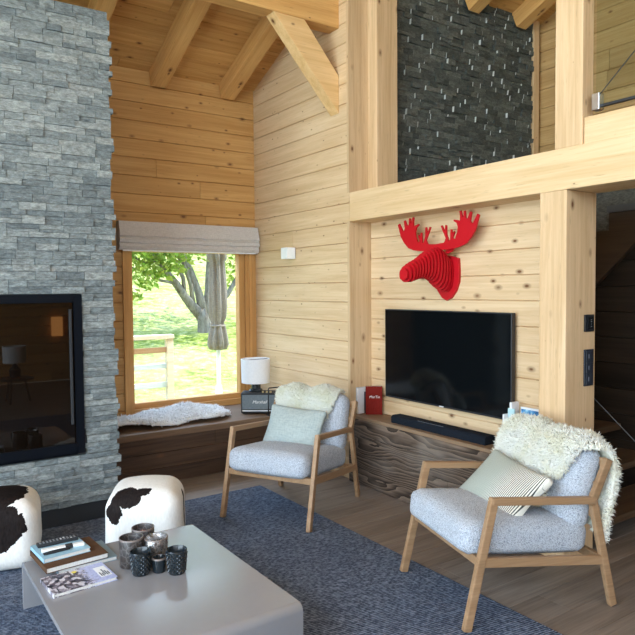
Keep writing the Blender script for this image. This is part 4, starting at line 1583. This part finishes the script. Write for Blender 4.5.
# ================================================================== BOOKS
def book(label, loc, rz, w, d, h, cover, group=None, tilt=0.0, name='book', wrap=True, cat='book'):
    """w across the cover, d the thickness, h the height; stands upright with the cover facing -Y, spine at -X"""
    root = empty(name, label, cat, loc, 0, group)
    root.rotation_euler = Euler((tilt, 0, rz), 'XYZ')
    t = 0.003
    mb = MB()
    mb.box(-w / 2, w / 2, -d / 2, -d / 2 + t, 0, h)
    mb.box(-w / 2, w / 2, d / 2 - t, d / 2, 0, h)
    mb.box(-w / 2, -w / 2 + t, -d / 2, d / 2, 0, h)
    mb.build('cover', cover, root, bevel=0.0008)
    mb = MB()
    mb.box(-w / 2 + t, w / 2 - 0.005, -d / 2 + t, d / 2 - t, 0.003, h - 0.004)
    mb.build('pages', pages, root)
    return root


def flat_book(label, loc, rz, w, l, h, cover, name='book', cat='book'):
    """lies flat; w along local x, l along local y, spine on the -X side"""
    root = empty(name, label, cat, loc, rz)
    t = 0.0025
    mb = MB()
    mb.box(-w / 2, w / 2, -l / 2, l / 2, 0, t)
    mb.box(-w / 2, w / 2, -l / 2, l / 2, h - t, h)
    mb.box(-w / 2, -w / 2 + t, -l / 2, l / 2, 0, h)
    mb.build('cover', cover, root, bevel=0.0007)
    mb = MB()
    mb.box(-w / 2 + t, w / 2 - 0.004, -l / 2 + 0.004, l / 2 - 0.004, t, h - t)
    mb.build('pages', pages, root)
    return root


ZM = 0.56
red_cloth = M('dark_red_cloth', linen_mat, (0.15, 0.012, 0.009), (0.21, 0.02, 0.015), 260)
b = book('thick dark red hardback with white lettering standing by the television', (3.402, 4.128, ZM), R(-37), 0.135, 0.042, 0.232, red_cloth)
words('MarTin', 0.030, b, M('white_print', plain, (0.82, 0.78, 0.74), 0.5), (0.005, -0.0218, 0.145), (R(90), 0, 0), shear=0.1, extrude=0.0003)
grey_cover = M('pale_grey_cover', plain, (0.50, 0.52, 0.56), 0.5)
white_cover = M('white_cover', plain, (0.76, 0.77, 0.80), 0.45)
gap_dark = M('gap_shade_cover', plain, (0.06, 0.06, 0.07), 0.5)
book('pale grey book leaning in the alcove corner, leftmost of the row', (3.385, 4.241, ZM), 0, 0.15, 0.018, 0.215, grey_cover, 'books in the alcove corner')
book('white spined book left of the red hardback, beside the dark gap filler', (3.378, 4.221, ZM), 0, 0.15, 0.018, 0.21, white_cover, 'books in the alcove corner')
book('narrow dark filler for the shaded gap behind the red hardback', (3.415, 4.204, ZM), 0, 0.10, 0.010, 0.18, gap_dark, 'books in the alcove corner')  # dark filler put where there is only a shaded gap

sky_cover = M('sky_blue_cover', plain, (0.25, 0.55, 0.75), 0.4)
b = book('tall white booklet standing at the right end of the media bench', (3.40, 2.705, ZM), 0, 0.075, 0.016, 0.30, white_cover, 'booklets on the media bench')
b = book('white and sky blue brochure in front of the tall booklet', (3.355, 2.728, ZM), 0, 0.07, 0.012, 0.225, white_cover, 'booklets on the media bench')
mb = MB()
mb.box(-0.0362, -0.0345, -0.0062, 0.0062, 0.02, 0.10)
mb.build('blue_band', sky_cover, b)


def blue_print(name):
    nt = NT(name)
    co = nt.coord()
    n = nt.noise(nt.mapping(co, (30, 30, 16)), 1.0, 4, 0.7)
    nt.bsdf(nt.ramp(n, (0.38, (0.02, 0.07, 0.20)), (0.5, (0.05, 0.24, 0.50)), (0.62, (0.35, 0.60, 0.75))), 0.35)
    return nt.m


b = book('wide blue picture book standing behind the shaggy armchair', (3.425, 2.575, ZM), R(-90), 0.19, 0.014, 0.272, white_cover, 'booklets on the media bench')
mb = MB()
mb.box(-0.09, 0.09, -0.0085, -0.0068, 0.03, 0.26)
mb.build('cover_picture', M('blue_photo_print', blue_print), b)
pink = M('pink_print', plain, (0.75, 0.40, 0.58), 0.5)
b = book('pale teal booklet with a pink spot beside the wide blue book', (3.365, 2.70, ZM), R(-90), 0.05, 0.01, 0.262, M('pale_teal_cover', plain, (0.42, 0.62, 0.66), 0.45), 'booklets on the media bench')
mb = MB()
mb.lathe([(0.014, 0.0), (0.014, 0.0012)], 20)
o = mb.build('pink_spot', pink, b)
o.rotation_euler = (R(90), 0, 0)
o.location = (0.0, -0.005, 0.16)

# ================================================================== COFFEE TABLE
TZ = 0.25
ct = empty('coffee_table', 'low pale grey coffee table with bent ends on the rug', 'coffee table', (1.035, 2.885, ZR))
tx, ty, tk, rr = 0.453, 0.598, 0.022, 0.035
lac = M('pale_grey_lacquer', plain, (0.26, 0.26, 0.275), 0.20, spec=0.9, var=0.02)
mb = MB()
mb.box(-tx, tx, -ty + rr, ty - rr, TZ - ZR - tk, TZ - ZR)
mb.build('tabletop', lac, ct, bevel=0.002)
for s in (-1, 1):
    mb = MB()
    zt = TZ - ZR
    outer = [(s * (ty - rr + rr * math.sin(a)), zt - rr + rr * math.cos(a)) for a in [R(90) * k / 8 for k in range(9)]]
    ri = rr - tk
    inner = [(s * (ty - rr + ri * math.sin(a)), zt - rr + ri * math.cos(a)) for a in [R(90) * k / 8 for k in range(9)]]
    mb.prism(outer + [(s * ty, 0.0), (s * (ty - tk), 0.0)] + inner[::-1], 'X', -tx, tx)
    mb.build('end_panel', lac, ct, bevel=0.0015, smooth='auto')


# ---- on the table: books and remotes
def photo_cover(name):
    nt = NT(name)
    co = nt.coord()
    sep = nt.n('ShaderNodeSeparateXYZ', None, i0=co)
    vo = nt.n('ShaderNodeTexVoronoi', {'distance': 'CHEBYCHEV'}, Vector=nt.mapping(co, (55, 42, 1), (3, 1, 0)), Scale=1.0)
    n = nt.noise(nt.mapping(co, (60, 60, 1)), 1.0, 4, 0.8)
    f = nt.n('ShaderNodeSeparateColor', None, i0=vo.outputs['Color']).outputs[0]
    dark = nt.ramp(nt.math('ADD', nt.math('MULTIPLY', f, 0.6), nt.math('MULTIPLY', n, 0.5)), (0.30, (0.02, 0.02, 0.03)), (0.55, (0.16, 0.14, 0.18)), (0.72, (0.62, 0.60, 0.66)))
    lav = nt.ramp(n, (0.35, (0.28, 0.34, 0.62)), (0.6, (0.52, 0.55, 0.78)))
    edge = nt.math('ADD', sep.outputs['X'], nt.math('MULTIPLY', nt.math('SUBTRACT', n, 0.5), 0.25))
    c = nt.mix(nt.ramp(nt.math('ADD', edge, 0.5), (0.515, 0.0), (0.55, 1.0)), dark, lav)
    nt.bsdf(c, 0.3)
    return nt.m


mg = flat_book('picture magazine with a mottled lavender cover lying in front on the table', (0.758, 3.075, TZ), R(4), 0.288, 0.205, 0.018, M('magazine_print', photo_cover), 'magazine', 'magazine')
mb = MB()
mb.box(0.082, 0.135, -0.065, 0.055, 0.018, 0.0186)
k = mb.build('title_panel', M('title_white', plain, (0.80, 0.82, 0.84), 0.4), mg)
mb = MB()
for i, (w0, w1) in enumerate(((-0.055, -0.01), (-0.058, -0.022), (-0.05, 0.02), (-0.056, 0.0), (-0.052, -0.015))):
    mb.box(0.088 + 0.009 * i, 0.094 + 0.009 * i, w0, w1, 0.0184, 0.0189)
mb.build('title_print', M('title_ink', plain, (0.10, 0.11, 0.14), 0.5), k)
mb = MB()
mb.lathe([(0.012, 0.0180), (0.012, 0.0185)], 12, 0.0, 0.072)
mb.build('yellow_spot', M('yellow_print', plain, (0.75, 0.62, 0.10), 0.5), mg)

slate_cover = M('slate_blue_cover', plain, (0.17, 0.25, 0.31), 0.45)
flat_book('thin slate blue book at the bottom of the table stack', (0.835, 3.335, TZ), R(1), 0.285, 0.255, 0.020, slate_cover)
brown_cover = M('brown_cover', linen_mat, (0.075, 0.040, 0.022), (0.11, 0.06, 0.034), 200)
flat_book('brown covered hardback in the middle of the table stack', (0.779, 3.342, TZ + 0.020), R(4), 0.297, 0.278, 0.026, brown_cover)
lb = M('light_blue_cover', plain, (0.30, 0.50, 0.62), 0.4)
flat_book('light blue book on top of the table stack', (0.747, 3.378, TZ + 0.046), R(5), 0.226, 0.215, 0.021, lb)
ZS = TZ + 0.067
rm = empty('remote_control', 'black remote control with many buttons on the light blue book', 'remote', (0.746, 3.435, ZS), R(0))
mb = MB()
mb.box(-0.098, 0.098, -0.021, 0.021, 0.0, 0.018)
mb.build('body', black_soft, rm, bevel=0.005)
k = 0
btn = M('grey_button', plain, (0.22, 0.23, 0.25), 0.5)
for i in range(11):
    for j in range(3):
        mb = MB()
        x, y = -0.084 + 0.0165 * i, -0.012 + 0.012 * j
        mb.box(x - 0.004, x + 0.004, y - 0.003, y + 0.003, 0.0175, 0.0195)
        mb.build('button', white_paint if (i, j) in ((6, 1), (7, 2), (9, 0)) else btn, rm)
rm2 = empty('remote_control', 'slim white remote control with a black band on the light blue book', 'remote', (0.752, 3.345, ZS), R(-6))
mb = MB()
mb.box(-0.10, 0.10, -0.016, 0.016, 0.0, 0.014)
mb.build('body', M('white_plastic', plain, (0.80, 0.81, 0.80), 0.35), rm2, bevel=0.004)
mb = MB()
mb.box(0.01, 0.045, -0.0165, 0.0165, 0.001, 0.0146)
mb.build('band', black_soft, rm2, bevel=0.001)
pn = empty('soft_pouch', 'black soft pouch lying on the light blue book before the remotes', 'pouch', (0.715, 3.318, ZS), R(4))
mb = MB()
mb.rbox(0.062, 0.013, 0.004, 0.0035, 8, 0.002, Matrix.Translation((0, 0, 0.0045)))
mb.build('pouch_body', black_soft, pn, smooth=True)


# ---- candle vessels
def metal_mosaic(name):
    nt = NT(name)
    co = nt.coord()
    vo = nt.n('ShaderNodeTexVoronoi', {'feature': 'DISTANCE_TO_EDGE'}, Vector=co, Scale=34.0)
    n = nt.noise(co, 45.0, 4, 0.7)
    c = nt.ramp(n, (0.35, (0.015, 0.012, 0.012)), (0.65, (0.05, 0.040, 0.038)))
    c = nt.mix(nt.ramp(vo.outputs[0], (0.02, 1.0), (0.07, 0.0)), c, (0.10, 0.092, 0.09))
    nt.bsdf(c, 0.4, metallic=0.0, normal=nt.bump(vo.outputs[0], 0.5, 0.004))
    return nt.m


def mercury(name):
    nt = NT(name)
    co = nt.coord()
    n = nt.noise(co, 28.0, 5, 0.75)
    c = nt.ramp(n, (0.40, (0.07, 0.065, 0.065)), (0.62, (0.60, 0.57, 0.56)))
    nt.bsdf(c, nt.ramp(n, (0.4, 0.5), (0.6, 0.16)), metallic=0.85)
    return nt.m


def dark_glass(name):
    nt = NT(name)
    nt.bsdf((0.012, 0.018, 0.023), 0.2, spec=0.5)
    return nt.m


mosaic, merc, dglass = M('brown_mosaic', metal_mosaic), M('mercury_glass', mercury), M('smoky_dark_glass', dark_glass)
wax_dark, wax_red = M('dark_wax', plain, (0.05, 0.05, 0.07), 0.5), M('red_wax', plain, (0.55, 0.03, 0.02), 0.5)
wick_m = M('wick', plain, (0.7, 0.6, 0.4), 0.8)
GRP = 'candle vessels on the coffee table'


def vessel(name, label, x, y, r, h, mat, wax=None, taper=1.0, knobs=False, rim=None):
    root = empty(name, label, 'candle holder', (x, y, TZ), random.uniform(0, 3), GRP)
    r0, t = r * taper, 0.004
    mb = MB()
    mb.lathe([(r0 * 0.93, 0.0), (r0, 0.006), (r, h - 0.003), (r - t * 0.5, h), (r - t, h - 0.003), (r0 - t, 0.012)], 36)
    if knobs:
        rows = 9
        for i in range(rows):
            z = 0.012 + (h - 0.03) * i / (rows - 1)
            rad = r0 + (r - r0) * z / h
            for k in range(16):
                a = (k + 0.5 * (i % 2)) * 2 * math.pi / 16
                m = Matrix.Translation((rad * math.cos(a), rad * math.sin(a), z)) @ Matrix.Rotation(a, 4, 'Z')
                vs = [mb.bm.verts.new(m @ Vector(p)) for p in ((0, -0.006, 0), (0, 0, -0.006), (0, 0.006, 0), (0, 0, 0.006), (0.005, 0, 0))]
                for q in range(4):
                    mb._face([vs[q], vs[(q + 1) % 4], vs[4]])
    mb.build('glass' if knobs else 'cup', mat, root, smooth='auto')
    if rim:
        mb = MB()
        mb.lathe([(r + 0.0006, h - 0.008), (r + 0.0012, h + 0.0005), (r - t, h + 0.0005)], 36, cap0=False, cap1=False)
        mb.build('rim', rim, root, smooth=True)
    if wax:
        mb = MB()
        mb.lathe([(r0 - t - 0.001, 0.013), (r0 - t - 0.001, h * 0.72)], 28)
        mb.build('candle', wax, root, smooth='auto')
        mb = MB()
        mb.tube([(0, 0, h * 0.72), (0.002, 0, h * 0.72 + 0.02)], 0.002, 6)
        mb.build('wick', wick_m, root)
    return root


copper_rim = M('worn_rim', plain, (0.20, 0.17, 0.16), 0.4, 0.3)
vessel('candle_holder', 'large brown mosaic candle holder at the left of the group', 1.018, 3.107, 0.058, 0.140, mosaic, wax_dark, rim=copper_rim)
vessel('candle_holder', 'silver mercury glass candle holder with a pale reflection', 1.126, 3.058, 0.056, 0.132, merc, wax_dark, rim=copper_rim)
vessel('candle_holder', 'brown mosaic candle holder with the red candle, rearmost of the group', 1.122, 3.235, 0.057, 0.128, mosaic, wax_red, rim=copper_rim)
vessel('candle_holder', 'knobbly smoked glass tumbler in front of the large brown holder', 1.021, 2.985, 0.050, 0.112, dglass, None, 0.80, True)
vessel('candle_holder', 'smallest dark glass votive between the two knobbly tumblers', 1.103, 2.960, 0.034, 0.070, dglass, None, 0.92, False, copper_rim)
vessel('candle_holder', 'knobbly smoked glass tumbler at the right end of the group', 1.166, 2.897, 0.050, 0.115, dglass, None, 0.80, True)


# ================================================================== COWHIDE POUFS
def pouf(label, x, y, rz, blobs, key, half=0.222, h=0.385):
    root = empty('pouf', label, 'pouf', (x, y, ZR), rz, 'cowhide poufs')
    mb = MB()

    def fn(p):
        t = (p.z / (h / 2) + 1) / 2
        k = 1.0 + 0.03 * (1 - t)
        z = p.z
        if p.z > h / 2 - 0.06:
            z += 0.042 * (1 - (p.x / half) ** 2) * (1 - (p.y / half) ** 2)
        return Vector((p.x * k, p.y * k, z))
    mb.rbox(half, half, h / 2, 0.095, 20, 0.0, Matrix.Translation((0, 0, h / 2 + 0.001)), fn)
    mb.build('cowhide_cover', M(key, cowhide_mat, blobs), root, smooth=True)
    return root


P2A = R(-26)
pouf('white cowhide pouf with a ragged black patch behind the coffee table', 1.368, 3.87, P2A,
     [(-0.09, -0.17, 0.37, 0.075, 1.15, 1.0, 0.9), (-0.16, -0.20, 0.30, 0.055, 1, 1, 1.1), (0.0, -0.15, 0.385, 0.045, 1.3, 0.8, 1), (0.215, 0.035, 0.22, 0.11, 0.5, 0.42, 1.25)], 'cowhide_white')
P1A = R(-14)
pouf('mostly black cowhide pouf before the fireplace at the edge', 0.580, 4.17, P1A,
     [(-0.03, -0.22, 0.27, 0.20, 1.0, 0.5, 0.66), (-0.05, -0.03, 0.42, 0.20, 1.08, 1.15, 0.5), (-0.2, -0.2, 0.12, 0.13, 1, 0.6, 0.5)], 'cowhide_black')

# ================================================================== BEHIND THE CAMERA (seen as reflections in the fireplace glass)
sd = empty('side_table', 'small dark side table behind the camera under a lamp', 'table', (1.68, -1.0, 0))
mb = MB()
mb.lathe([(0.25, 0.33), (0.25, 0.355)], 32)
mb.build('table_top', stair_wood, sd, smooth='auto')
for k in range(3):
    a = k * 2.094
    mb = MB()
    mb.tube([(0.2 * math.cos(a), 0.2 * math.sin(a), 0.0), (0.13 * math.cos(a), 0.13 * math.sin(a), 0.335)], 0.014, 8)
    mb.build('leg', stair_wood, sd, smooth='auto')
l2 = empty('table_lamp', 'table lamp with a pale drum shade behind the camera', 'lamp', (1.68, -1.0, 0.355))
mb = MB()
mb.lathe([(0.06, 0), (0.07, 0.02), (0.075, 0.12), (0.03, 0.18), (0.012, 0.22)], 24)
mb.build('base', black_soft, l2, smooth='auto')
mb = MB()
mb.lathe([(0.155, 0.22), (0.157, 0.46), (0.150, 0.46), (0.148, 0.22)], 32, cap0=False, cap1=False)
mb.build('lamp_shade', shade_white, l2, smooth='auto')
wl2 = empty('wall_sconce', 'glowing warm wall sconce behind the camera', 'wall light', (2.72, YS, 0.8))
mb = MB()
mb.box(-0.09, 0.09, 0.012, 0.10, 0.0, 0.34)
mb.build('shade', M('warm_glow', emit_mat, (1.0, 0.42, 0.12), 5.0), wl2, bevel=0.01)
mb = MB()
mb.box(-0.05, 0.05, 0.0, 0.014, 0.05, 0.29)
mb.build('wall_plate', steel, wl2)
